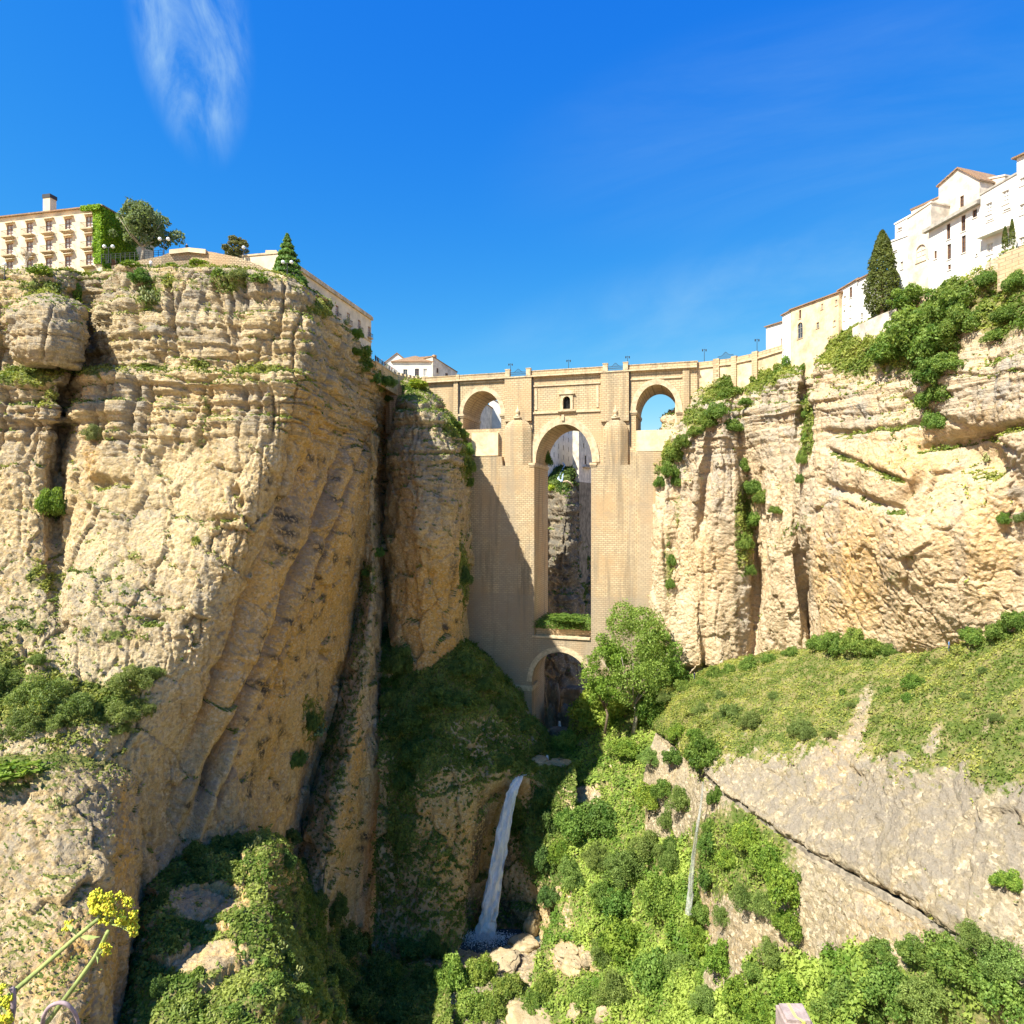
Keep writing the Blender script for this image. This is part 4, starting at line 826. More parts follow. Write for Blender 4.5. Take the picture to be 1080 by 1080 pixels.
m = MB(); m.box(W_h+.003, W_h+.1, 1.9, 3.2, fz[2]-.3, fz[2]+1.9); m.build('window', M['wood_red'], hotel)
# ---- long palace on the cliff edge left of the bridge
A = P(300, 300, 127); B = P(395.5, 337, 165)
A = np.array((-43.4, 124.0)); B = np.array((-34.9, 164.5)); Wp = np.linalg.norm(B-A)
def pu(px, A=A, B=B):
    d = (B-A)/np.linalg.norm(B-A); k = (px-540)/FPX; return (k*A[1]-A[0])/(d[0]-k*d[1])
wins = []
for px in (355.5, 367.5, 379, 389.5): wins.append((pu(px), 43.0, 1.5, 2.6, 0, 'red'))
for px in (345, 336): wins.append((pu(px), 43.0, 1.5, 2.6, 0, 'red'))
wins += [(pu(390), 38.7, 1.9, 2.4, 1, 'grey')]
pal = house('palace', 'long ochre palace with tall windows above the cliff edge left of the bridge', 'palace', A, B, 11, 37, 48.3, 48.3, 'cream_wall', 'flat', wins, trim='dressed')
addbox(pal, 'cornice', 'dressed', (-.3, Wp+.3, -.45, -.003, 47.5, 48.25), (-.1, Wp+.1, -.2, -.003, 42.0, 42.3))
for px in (355.5, 367.5, 379, 389.5): balcony(pal, pu(px), 42.95, 2.2, .6)
# ---- viewpoint terrace with railing below the palace
A2 = np.array((-33.9, 165.5)); B2 = np.array((-31.5, 183.0))
vt = house('viewing_terrace', 'ochre viewing terrace with dark windows and a railing beside the palace', 'terrace', A2, B2, 7, 32.2, 37.4, 37.4, 'ochre_deep', 'flat', [(3.5, 34.0, 1.2, 1.8, 0, 'brown'), (9, 33.6, 1.3, 1.9, 0, 'brown'), (13.8, 33.4, 1.2, 1.8, 0, 'brown')], trim='dressed')
r = MB(); Lt = np.linalg.norm(B2-A2)
for k in range(60): x = Lt*k/59; r.box(x-.02, x+.02, .05, .09, 37.7, 38.8)
r.box(0, Lt, .04, .1, 38.8, 38.87); r.build('iron_railing', M['iron'], vt)
gd = (B2-A2)/Lt; gn = np.array((-gd[1], gd[0]))
# rampart wall between terrace and bridge
r4 = MB(); a = P(411, 392, 184); b_ = P(447, 400, 192); d_ = vecn(a[:2], b_[:2]); n_ = np.array((-d_[1], d_[0]))
q4 = [tuple(a[:2]), tuple(b_[:2]), tuple(b_[:2]+n_*2), tuple(a[:2]+n_*2)]
ramp = empty('rampart_wall', (0, 0, 0)); tag(ramp, 'short grey rampart wall between the viewing terrace and the bridge', 'wall'); r4.prism(q4, 22, 38.0, [38.6, 38.0, 38.0, 38.6]); r4.build('wall', M['masonry'], ramp)
r4 = MB()
for k in range(9):
    f = (k+.5)/9; c = a[:2]*(1-f)+b_[:2]*f; r4.add([(c[0]+d_[0]*s*.35+n_[0]*(.2 if t_ < 0 else .9), c[1]+d_[1]*s*.35+n_[1]*(.2 if t_ < 0 else .9), z) for z in (37.9, 39.3-.06*k) for s, t_ in ((-1, -1), (1, -1), (1, 1), (-1, 1))], [(3, 2, 1, 0), (4, 5, 6, 7), (0, 1, 5, 4), (1, 2, 6, 5), (2, 3, 7, 6), (3, 0, 4, 7)])
r4.build('battlement', M['masonry'], ramp)
# ---- white house left of the bridge
Yw = 207
def HP(px, Y): return P(px, 540, Y)[:2]
house('white_house', 'white house with low brown hipped roof behind the left end of the bridge', 'house', HP(414, Yw), HP(456, Yw), 12, 32, 46.7, 46.7, 'white', 'hip', [(4, 42.2, 1.3, 2.3, 0, 'grey'), (7.6, 42.4, 1.3, 2.3, 0, 'brown'), (10.2, 42.4, 1.1, 2.3, 0, 'white')], peak=3.4, eave=.5)
wh = house('white_house', 'narrow white house with small dark windows and red chimney pot beside the bridge parapet', 'house', HP(456.3, Yw-.5), HP(482, Yw+7), 9, 32, 48.3, 45.0, 'white_dirty', 'shed', [(2.0, 43.6, .8, 1.5, 0, 'brown'), (5.8, 42.2, 1.2, 1.9, 0, 'brown')], peak=1.2, eave=.2)
addbox(wh, 'chimney', 'brick_band', (3.2, 4.2, 3, 4, 46, 50))
house('white_house', 'white gabled house end standing furthest left behind the hipped roof house', 'house', HP(405.5, 216), HP(432, 216), 10, 32, 48.4, 48.4, 'white', 'none', [(5.2, 43, 1, 1.6, 0, 'brown')], gable=True, peak=3.2)
# ---- houses seen through the arches
gap_h = 'tall pale houses above the gorge behind the bridge'
house('town_house', 'tall white house with columns of narrow balcony windows seen through the central arch', 'house', P(577, 0, 252)[:2], P(612, 0, 300)[:2], 12, 8, 37, 37, 'white', 'hip', [(u, z, .9, 2.0, 0, 'brown') for u in (4.0, 9.5, 16, 23, 31, 40) for z in (17.5, 21.5, 25.5, 29.5, 33)], peak=2)
tower = house('town_house', 'plain pale house with a dark balcony seen through the right side of the central arch', 'house', P(610.5, 0, 262)[:2], P(636, 0, 292)[:2], 2.6, 12, 33, 34, 'white_dirty', 'hip', [(6, 26, 1.0, 1.7, 0, 'brown'), (8.5, 19.5, 2.2, 3.4, 0, 'brown')], peak=1.4)
balcony(tower, 9, 18.2, 9.0, 1.4)
m = MB(); m.box(-.1, 36, -.15, 2.7, -70, 11.99); m.build('foundation_wall', M['dark_stone'], tower)
house('town_house', 'low white house with a dark window seen through the left arch', 'house', P(498, 0, 222)[:2], P(519, 0, 250)[:2], 10, 20, 39.4, 39.0, 'white_dirty', 'hip', [(2.7, 34.2, 1.0, 2.2, 0, 'brown'), (4.9, 31, .9, 1.6, 0, 'grey')], peak=1.4)
house('town_house', 'sunlit white house wall beyond the grey house in the left arch', 'house', HP(516, 250), HP(540, 250), 10, 20, 43.5, 38, 'white', 'shed', [(6, 33, 1, 1.5, 0, 'grey')], peak=1.2)
# white zigzag stairway in the gorge behind the bridge
zz = [P(594, 488, 232), P(595.5, 491, 231), P(592.5, 497, 229), P(588.5, 505, 227), P(592.5, 508, 226), P(594, 499, 228.5)]
M['bluewhite'] = flat('pale_blue_paint', (.42, .52, .62), nz=.05)
def ong(px, py, back=.4):
    T = TERR['back_gorge']; q_ = (T['X']-px)**2+(T['Y']-py)**2; i = np.unravel_index(np.argmin(q_), q_.shape); p_ = P(px, py, T['V'][i][1]-back); return p_
zz = [ong(p_[0]/p_[1]*FPX+540, 540-p_[2]/p_[1]*FPX) for p_ in zz]
zs_ = empty('stairway', tuple(zz[0])); tag(zs_, 'pale blue white zigzag stairway on the rocks seen through the central arch', 'stairway')
for i, (a, b) in enumerate(zip(zz[:-2], zz[1:-1])):
    m = MB(); a = a-zz[0]; b = b-zz[0]; m.tube([tuple(a), tuple(b)], .36, 4); m.build('flight', M['bluewhite'], zs_)
m = MB(); m.tube([tuple(zz[4]-zz[0]), tuple(zz[5]-zz[0])], .3, 4); m.build('flight', M['bluewhite'], zs_)
pth = [ong(594, 508), ong(598, 507.5), ong(602, 510), ong(604.5, 513)]; m = MB(); m.tube([tuple(p) for p in pth], [.3, .45, .45, .25], 5); o = m.build('stone_wall', M['dressed'], None); tag(o, 'short curved white wall on the rocks below the zigzag stairway', 'wall')
# ---- white town on the right cliff: everything stands along one street line
def RP(s, off=0):
    x = 62+18*s; y = 155-55*s; nx, ny = .9505, .311
    return np.array((x+nx*off, y+ny*off))
def rs(px, off=0):
    k = (px-540)/FPX; return (k*(155+.311*off)-62-.9505*off)/(18+55*k)
def rz(px, py, off=0): return (540-py)/FPX*RP(rs(px, off), off)[1]
def rhouse(name, label, px0, px1, pyt0, pyt1, pyb, wall, roof='flat', wins=(), off=0, depth=9, stretch=True, **k):
    s0, s1 = rs(px0, off), rs(px1, off); A = RP(s0, off); B = RP(s1, off); W_ = np.linalg.norm(B-A); ws = []
    for wd in wins:
        px, py0, py1, wpx = wd[:4]; s = rs(px, off); u = np.linalg.norm(RP(s, off)-A); z = rz(px, py1, off); h = rz(px, py0, off)-z; w_ = wpx/FPX*RP(s, off)[1]*1.25
        ws.append((u, z, w_, h)+tuple(wd[4:]))
    zb = rz((px0+px1)/2, pyb, off)-9
    return house(name, label, 'house', A, B, depth, zb, rz(px0, pyt0, off), rz(px1, pyt1, off), wall, roof, ws, **k)
rhouse('white_house', 'small white house with a tiled roof at the far left end of the clifftop street', 808, 825, 345, 340, 372, 'white', 'shed', [(824, 357, 366, 1.3, 0, 'brown')], depth=7, peak=1.2)
rhouse('white_house', 'narrow white house standing between the small tiled house and the ochre house', 825.3, 834, 333, 328, 370, 'white', 'shed', [], depth=8, peak=1.0, off=-.4)
oc = rhouse('ochre_house', 'long ochre house with an arched loggia and peeling orange plaster at the clifftop', 834.4, 884.5, 327, 309, 362, 'ochre', 'shed', [(843.7, 340, 357, 6.2, 1, 'grey'), (843.8, 325.5+1.5, 336, 2.6, 0, 'brown'), (862.3, 340, 346, 3, 0, 'grey'), (867, 320.5, 326, 2.2, 0, 'blind'), (880, 338, 344, 2.4, 0, 'blind'), (882, 316, 322, 2.2, 0, 'blind')], off=-.9, depth=9, peak=1.5)
rhouse('white_house', 'white house with arched upper windows right of the ochre house', 885, 905, 307, 294.5, 350, 'white', 'shed', [(891, 312, 321, 2.6, 1, 'white'), (897.3, 302.5, 314, 2.8, 1, 'brown'), (890.5, 327, 338, 2.4, 1, 'white'), (896.8, 322, 335, 2.6, 1, 'white')], depth=9, peak=1.2)
rhouse('white_house', 'tall plain white house directly left of the big cypress', 905.3, 919, 296, 288.5, 350, 'white', 'shed', [(909, 330, 335, 2, 0, 'grey')], off=-.3, depth=9, peak=1.0)
rhouse('white_house', 'small white house mostly hidden behind the big cypress', 919.3, 938, 296, 287, 340, 'white', 'shed', [], off=2.0, depth=9, peak=.8)
rhouse('white_house', 'white house with a lower terrace just right of the big cypress', 938, 957, 256, 249, 328, 'white', 'flat', [(944, 264, 266, 4, 0, 'blind'), (951, 276, 284, 2.5, 0, 'blind')], off=3.0, depth=9)
rhouse('white_house', 'small white tower block rising behind the terrace house near the cypress', 944, 960, 237, 228, 300, 'white', 'flat', [(949, 240, 243, 4, 0, 'blind')], off=9.0, depth=8)
rhouse('beige_house', 'beige stained house with a blank round arch on its wall', 957, 982, 231, 214, 322, 'white_dirty', 'flat', [(971, 258, 276, 9, 1, 'blind'), (984.5-4, 264, 272, 1.6, 0, 'wood' and 'brown')], off=2.0, depth=9)
rhouse('beige_house', 'low beige building with a sloping top behind the blank arch house', 961, 990, 222, 209, 290, 'white_dirty', 'flat', [], off=8.0, depth=8, trim='tile')
rhouse('white_house', 'tall gabled white house with one brown window above the main row', 990, 1033, 196, 190, 260, 'white_dirty', 'none', [(1014.5, 206.5, 218.5, 3.4, 0, 'brown')], off=6.5, depth=9, gable=True, peak=1.3)
mw = rhouse('white_house', 'white house with a heavy sloping grey eave and columns of brown windows', 979.5, 1034, 241, 210.5, 322, 'white', 'flat',
  [(1000.3, 236, 252.5, 3.4, 0, 'brown'), (1016, 227, 244, 3.8, 0, 'brown'), (1028, 221, 229.5, 4, 0, 'brown'), (1001, 257.5, 273.5, 3.4, 0, 'brown'), (1016.3, 248.5, 266.5, 3.8, 0, 'brown'), (986.6, 264.5, 273, 2.4, 0, 'brown'), (1001.3, 279, 284.5, 2.6, 0, 'brown'), (1030, 267.5, 270, 1.4, 0, 'brown')], off=-1.0, depth=10, trim='grey_trim')
s0, s1 = rs(979.5, -1), rs(1034, -1); Wm = np.linalg.norm(RP(s1, -1)-RP(s0, -1)); za, zb = rz(979.5, 241, -1), rz(1034, 210.5, -1)
m = MB(); m.add([(-.6, -.9, za-.75), (Wm+.1, -.9, zb-.75), (Wm+.1, -.003, zb-.75), (-.6, -.003, za-.75), (-.6, -.9, za-.2), (Wm+.1, -.9, zb-.2), (Wm+.1, -.003, zb+.1), (-.6, -.003, za+.1)], [(3, 2, 1, 0), (4, 5, 6, 7), (0, 1, 5, 4), (1, 2, 6, 5), (3, 0, 4, 7)]); m.build('eave', M['grey_trim'], mw)
rhouse('beige_house', 'square beige tower block behind the white facade at the upper right', 1033, 1060, 191, 186, 240, 'white_dirty', 'flat', [], off=10, depth=8)
wb = rhouse('white_house', 'bright white house with a long white balcony at the upper right', 1034.4, 1072, 206, 184, 312, 'white', 'flat', [(1043, 214, 226, 5, 0, 'white'), (1060.5, 201, 215, 5.6, 0, 'white'), (1044, 231.3, 233, 6, 0, 'grey'), (1062, 220, 222, 6, 0, 'grey'), (1044, 256.5, 268, 5, 0, 'white')], off=-1.6, depth=10, trim='grey_trim')
s0 = rs(1034.4, -1.6); Ww = np.linalg.norm(RP(rs(1072, -1.6), -1.6)-RP(s0, -1.6)); zb_ = rz(1052, 244, -1.6)
addbox(wb, 'balcony', 'white', (.3, Ww-.3, -1.4, -.003, zb_-.4, zb_), (.3, Ww-.3, -1.4, -1.28, zb_, zb_+.35))
m = MB()
for k in range(41): x = .3+(Ww-.7)*k/40; m.box(x-.02, x+.03, -1.38, -1.33, zb_+.35, zb_+1.1)
m.box(.3, Ww-.3, -1.4, -1.3, zb_+1.1, zb_+1.2); m.build('balcony_railing', M['white'], wb)
tl = rhouse('white_house', 'tallest white house at the right edge with small balconies', 1072.4, 1135, 167, 138, 312, 'white', 'shed', [(1078, 187.5, 195.5, 4, 0, 'white'), (1078.5, 215, 226, 5, 0, 'white'), (1078, 250, 258, 5, 0, 'white'), (1100, 180, 192, 5, 0, 'brown'), (1100, 210, 225, 5, 0, 'brown')], off=-2.0, depth=12, peak=2, eave=.5)
rhouse('white_house', 'white house beyond the right edge of the tallest house', 1136, 1230, 160, 110, 312, 'white', 'shed', [(1160, 190, 205, 6, 0, 'brown'), (1190, 180, 195, 6, 0, 'brown')], off=-2.0, depth=12, peak=2)
# white garden walls in front of the houses
gw = MB(); ps = [(899, 346, -3), (915, 338, -4), (930, 331, -4.5), (946, 325, -4)]
vs = []
for px, py, off in ps: s = rs(px, off); a = RP(s, off); vs.append((a, rz(px, py, off)))
for (a, z1), (b, z2) in zip(vs[:-1], vs[1:]):
    d = vecn(a, b); n_ = np.array((-d[1], d[0]))*.5; gw.prism([tuple(a), tuple(b), tuple(b+n_), tuple(a+n_)], min(z1, z2)-5, 0, [z1, z2, z2, z1])
o = gw.build('garden_wall', M['white_dirty']); tag(o, 'low pale garden wall stepping up below the big cypress', 'wall')
gw = MB(); vs = []
for px, py, off in [(1052, 273, -5.5), (1062, 265, -5.5), (1080, 259, -5.5), (1110, 245, -5.5)]: s = rs(px, off); vs.append((RP(s, off), rz(px, py, off)))
for (a, z1), (b, z2) in zip(vs[:-1], vs[1:]):
    d = vecn(a, b); n_ = np.array((-d[1], d[0]))*.6; gw.prism([tuple(a), tuple(b), tuple(b+n_), tuple(a+n_)], min(z1, z2)-5, 0, [z1, z2, z2, z1])
o = gw.build('garden_wall', M['masonry']); tag(o, 'brown stone garden wall below the long white balcony', 'wall')
# ---- parapet walls, fence, lamps on the left clifftop
def wall_line(name, label, pts, h, th, mat, cat='wall', zb=2.):
    m = MB()
    for a, b in zip(pts[:-1], pts[1:]):
        d = vecn(a[:2], b[:2]); n_ = np.array((-d[1], d[0]))*th; m.prism([tuple(a[:2]), tuple(b[:2]), tuple(b[:2]+n_), tuple(a[:2]+n_)], min(a[2], b[2])-h-zb, 0, [a[2], b[2], b[2], a[2]])
    o = m.build(name, M[mat]); return tag(o, label, cat)
wall_line('parapet_wall', 'rounded cream stone parapet wall along the left clifftop', [P(118, 280, 119.5), P(135, 277, 119.3), (P(150, 274, 119)), P(170, 270, 119), P(182, 265, 119.5), P(200, 263, 120), P(225, 266, 119), P(250, 271, 118.5), P(272, 279, 118), P(295, 290, 117.5)], 2.5, 1.0, 'rampart')
wall_line('garden_wall', 'low cream wall between the round tree and the conical fir', [P(262, 277, 127), P(284, 281, 126), P(300, 288, 125)], 2.2, .6, 'pale')
pc = MB(); p_ = P(287, 270, 125.8); pc.box(-.9, .9, -.5, .5, -4, 2.0); pc.box(-1.05, 1.05, -.6, .6, 2.0, 2.5); o = pc.build('chimney_stack', M['ochre']); o.location = P(287, 279, 126.5); tag(o, 'short ochre chimney stack left of the conical fir', 'chimney')
fn = empty('fence', tuple(P(107, 275, 121))); tag(fn, 'thin grey metal railing beside the ivy covered hotel wall', 'fence'); fa, fb = P(107, 275, 121), P(172, 270, 121)
m = MB(); L_ = fb-fa
for k in range(14): p = L_*k/13; m.box(p[0]-.04, p[0]+.04, -.04, .04, p[2]-.6, p[2]+1.1)
m.build('post', M['iron'], fn); m = MB()
for h in (.35, .7, 1.08): m.tube([(0, 0, h), (L_[0], L_[1], L_[2]+h)], .035, 4)
m.build('rail', M['iron'], fn)
for px, py0, py1, Y, lb, gl_ in ((114.5, 276, 261, 119, 'white globe street lamp in front of the ivy covered hotel wall', 2), (173, 271, 253, 119.6, 'white globe street lamp right of the olive tree', 2), (257, 276, 262, 121, 'white globe street lamp in front of the small round tree', 1), (303, 290, 283, 117, 'white globe street lamp at the foot of the conical fir', 2), (5, 293, 286, 112.5, 'white globe street lamp on the grass below the hotel at the far left', 1)):
    p = P(px, py0, Y); hh = (py0-py1)/FPX*Y; street_lamp(p[0], p[1], p[2]-.3, max(2.4, hh+.3), lb, gl_)

cp = MB(); pts_ = [P(180, 264.6, 119.5), P(200, 262.4, 120), P(218, 264.2, 119.3)]
for a, b in zip(pts_[:-1], pts_[1:]):
    q1, q2 = a+np.array((0, -.15, 0)), b+np.array((0, -.15, 0)); vs = []
    for s_, z_ in ((-.35, -.75), (-.35, 0.05), (1.2, .05), (1.2, -.75)): vs += [q1+np.array((0, s_, z_)), q2+np.array((0, s_, z_))]
    cp.add(vs, [(0, 1, 3, 2), (2, 3, 5, 4), (4, 5, 7, 6), (0, 2, 4, 6), (1, 7, 5, 3)])
o = cp.build('coping', M['pale']); tag(o, 'pale stone coping on the highest stretch of the clifftop parapet wall', 'coping')
# ================================================================== VEGETATION
def leafmat(name, c1, c2, trans=.3):
    m = bpy.data.materials.new(name); m.use_nodes = True; t = m.node_tree; b = t.nodes['Principled BSDF']; q = NB(t)
    b.inputs['Roughness'].default_value = .6; b.inputs['Specular IOR Level'].default_value = .25
    oi = q.n('ShaderNodeObjectInfo')
    c = q.mix(q.attr('tone'), c1, c2); c = q.mix(1.0, c, oi.outputs['Color'], 'MULTIPLY')
    q.l(c, b.inputs['Base Color']); tr = q.n('ShaderNodeBsdfTranslucent'); q.l(q.mix(1., c, (1.25, 1.3, .7), 'MULTIPLY'), tr.inputs[0])
    ms = q.n('ShaderNodeMixShader'); ms.inputs[0].default_value = trans; q.l(b.outputs[0], ms.inputs[1]); q.l(tr.outputs[0], ms.inputs[2])
    q.l(ms.outputs[0], t.nodes['Material Output'].inputs[0]); return m
M['leaf'] = leafmat('leaf', (.07, .145, .022), (.27, .36, .075), .38)
M['leaf_olive'] = leafmat('leaf_olive', (.09, .13, .04), (.28, .32, .125), .38)
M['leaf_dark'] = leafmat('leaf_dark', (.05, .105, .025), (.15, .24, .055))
M['grass'] = leafmat('grass_blades', (.10, .155, .028), (.33, .34, .10), .35)
M['pad'] = leafmat('cactus_pad', (.14, .19, .07), (.30, .33, .15), .05)
M['bark'] = flat('bark', (.20, .15, .10), nz=.3, sc=4)
M['bark_pale'] = flat('pale_bark', (.42, .36, .28), nz=.2, sc=4)
def rot_frames(n):
    n = n/(np.linalg.norm(n, axis=1)[:, None]+1e-9); a = RNG.normal(size=n.shape); u = np.cross(n, a); u /= np.linalg.norm(u, axis=1)[:, None]+1e-9
    return u, np.cross(n, u)
def quads(C, Nn, s, asp=.6, tone=None):
    """leaf-shaped quads (kites)"""
    n = len(C); u, v = rot_frames(Nn); s = np.broadcast_to(s, (n,))[:, None]
    V = np.stack([C-u*s, C-v*s*asp+u*s*.15, C+u*s, C+v*s*asp+u*s*.15], 1).reshape(-1, 3)
    F = np.arange(4*n).reshape(n, 4); T = np.repeat(RNG.random(n) if tone is None else tone, 4)
    return V, F, T
def blob_points(blobs, n, lo=.72, hi=1.06):
    B = np.array(blobs); w_ = B[:, 3]**2; k = RNG.choice(len(B), n, p=w_/w_.sum()); d = RNG.normal(size=(n, 3)); d /= np.linalg.norm(d, axis=1)[:, None]
    r = RNG.uniform(lo, hi, n)**.7; r = np.where(RNG.random(n) < .22, r*RNG.uniform(1.0, 1.38, n), r); Pt = B[k, :3]+d*(B[k, 3]*r)[:, None]
    keep = np.ones(n, bool)
    for b in B:
        keep &= np.linalg.norm(Pt-b[:3], axis=1) > b[3]*.62
    keep &= ~((d[:, 2] < -.5) & (RNG.random(n) < .6))
    return Pt[keep], d[keep]
def lumps(nb, ax=(1, 1, .8), rr=(.22, .42), z0=.0):
    r = []
    for _ in range(nb):
        d = RNG.normal(size=3); d /= np.linalg.norm(d); d[2] = abs(d[2])*1.0-.12; k = RNG.uniform(.35, .78); r.append((d[0]*k*ax[0], d[1]*k*ax[1], z0+d[2]*k*ax[2]*1.2+.12, RNG.uniform(*rr)))
    return r
def crown_mesh(name, blobs, n, s, asp=.6, jit=.75, twigs=0):
    Pt, d = blob_points(blobs, n); tn = np.clip(.5+.35*noise(Pt*3.1+7)*1.6+RNG.normal(size=len(Pt))*.18, 0, 1)
    V, F, T = quads(Pt, d+RNG.normal(size=d.shape)*jit, s*RNG.uniform(.55, 1.4, len(Pt)), asp, tn)
    if twigs:
        B_ = np.array(blobs); k = RNG.integers(0, len(B_), twigs); dd = B_[k, :3]+RNG.normal(size=(twigs, 3))*.12+(0, 0, .25); dd /= np.linalg.norm(dd, axis=1)[:, None]; e1 = B_[k, :3]+dd*(B_[k, 3]*RNG.uniform(.9, 1.5, twigs))[:, None]; e0 = B_[k, :3]*.4
        sd = np.cross(dd, RNG.normal(size=(twigs, 3))); sd /= np.linalg.norm(sd, axis=1)[:, None]; V2 = np.stack([e0-sd*.007, e0+sd*.007, e1+sd*.003, e1-sd*.003], 1).reshape(-1, 3)
        F = np.concatenate([F, np.arange(4*twigs).reshape(-1, 4)+len(V)]); V = np.concatenate([V, V2]); T = np.concatenate([T, np.full(4*twigs, .75)])
    return npmesh(name, V, F, False, {'tone': T})
PROTO = {}
def proto(kind, k, fn, mat):
    me = fn(); me.materials.append(M[mat]); PROTO.setdefault(kind, []).append(me)
for k in range(4): proto('bush', k, lambda: crown_mesh('bush', lumps(38, rr=(.09, .30)), 10500, .044, .6, 1.0, 130), 'leaf')
for k in range(3): proto('fine', k, lambda: crown_mesh('bush', lumps(34, rr=(.08, .27)), 10500, .036, .42, 1.1, 260), 'leaf_olive')
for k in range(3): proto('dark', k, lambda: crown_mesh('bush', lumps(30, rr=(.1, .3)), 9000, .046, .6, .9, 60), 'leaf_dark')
for k in range(3): proto('small', k, lambda: crown_mesh('bush', lumps(7, rr=(.35, .55)), 900, .13, .6), 'leaf')
for k in range(2): proto('scrub', k, lambda: crown_mesh('bush', lumps(8, rr=(.3, .5)), 900, .11, .4, 1.2), 'leaf_olive')
for k in range(2): proto('smalldark', k, lambda: crown_mesh('bush', lumps(7, rr=(.35, .55)), 800, .13, .6), 'leaf_dark')
def cactus_mesh():
    V = []; F = []; T = []; base = 0
    cs = [(RNG.uniform(-.55, .55), RNG.uniform(-.4, .4), RNG.uniform(0, .2)) for _ in range(9)]; pads = []
    for c in cs:
        p = np.array(c); 
        for lvl in range(4):
            for _ in range(3 if lvl else 1):
                d = np.array((RNG.normal()*.6, RNG.normal()*.6, 1.)); d /= np.linalg.norm(d); q = p+d*.16*(1 if lvl else .3)+(RNG.normal(size=3)*.09 if lvl else 0); pads.append((q, d)); 
            p = pads[-1][0]
    for q, d in pads:
        nrm_ = RNG.normal(size=3); nrm_ -= nrm_@d*d; nrm_ /= np.linalg.norm(nrm_); s_ = np.cross(d, nrm_); r = RNG.uniform(.085, .125); n = 9; tn = np.clip(RNG.normal()*.3+.55, 0, 1)
        for off in (-.14, .14):
            V += [q+s_*r*.72*math.cos(2*math.pi*k/n)+d*r*math.sin(2*math.pi*k/n)+nrm_*off*r*.5 for k in range(n)]+[q+nrm_*off*r*1.4]
        b = base
        for o_, rev in ((0, 1), (n+1, 0)):
            for k in range(n): f = (b+o_+k, b+o_+(k+1) % n, b+o_+n, b+o_+n); F.append(f[:3] if not rev else f[:3][::-1])
        for k in range(n): F += [(b+k, b+(k+1) % n, b+n+1+(k+1) % n), (b+k, b+n+1+(k+1) % n, b+n+1+k)]
        T += [tn]*(2*n+2); base += 2*n+2
    return npmesh('cactus', V, np.array(F), True, {'tone': T})
for k in range(2): proto('cactus', k, cactus_mesh, 'pad')
DG = bpy.context.evaluated_depsgraph_get()
from mathutils.bvhtree import BVHTree
def hit(px, py):
    d = Vector(P(px, py, 1.)).normalized(); ok, loc, nr, _, ob_, _ = SC.ray_cast(DG, Vector((0, 0, 0)), d, distance=900)
    return (np.array(loc), np.array(nr)) if ok else (P(px, py, 150), np.array((0, -1., 0)))
nplant = 0
def bush(px, py, rx, ry, kind, label, group=None, tint=(1, 1, 1), cat='bush', name='bush', push=.35, up=0.):
    """crown centred on the surface point seen at px,py; rx, ry in photo pixels"""
    global nplant
    loc, nr = hit(px, py); Y = loc[1]; r = rx/FPX*Y; h = ry/FPX*Y
    me = PROTO[kind][nplant % len(PROTO[kind])]; nplant += 1
    o = bpy.data.objects.new(name, me); COL.objects.link(o)
    o.location = loc+nr*r*push+np.array((0, 0, -h*.45+up)); o.scale = (r*1.05, r*.95, h*1.15); o.rotation_euler = (0, 0, random.uniform(0, 6.28))
    k = random.uniform(.88, 1.14); o.color = (tint[0]*k*random.uniform(.92, 1.1), tint[1]*k, tint[2]*k, 1)
    tag(o, label, cat, group); return o
YG = (1.25, 1.12, .9); DK = (.8, .85, .8); BR = (1.15, 1.05, .8); GY = (1.1, 1.0, 1.2)
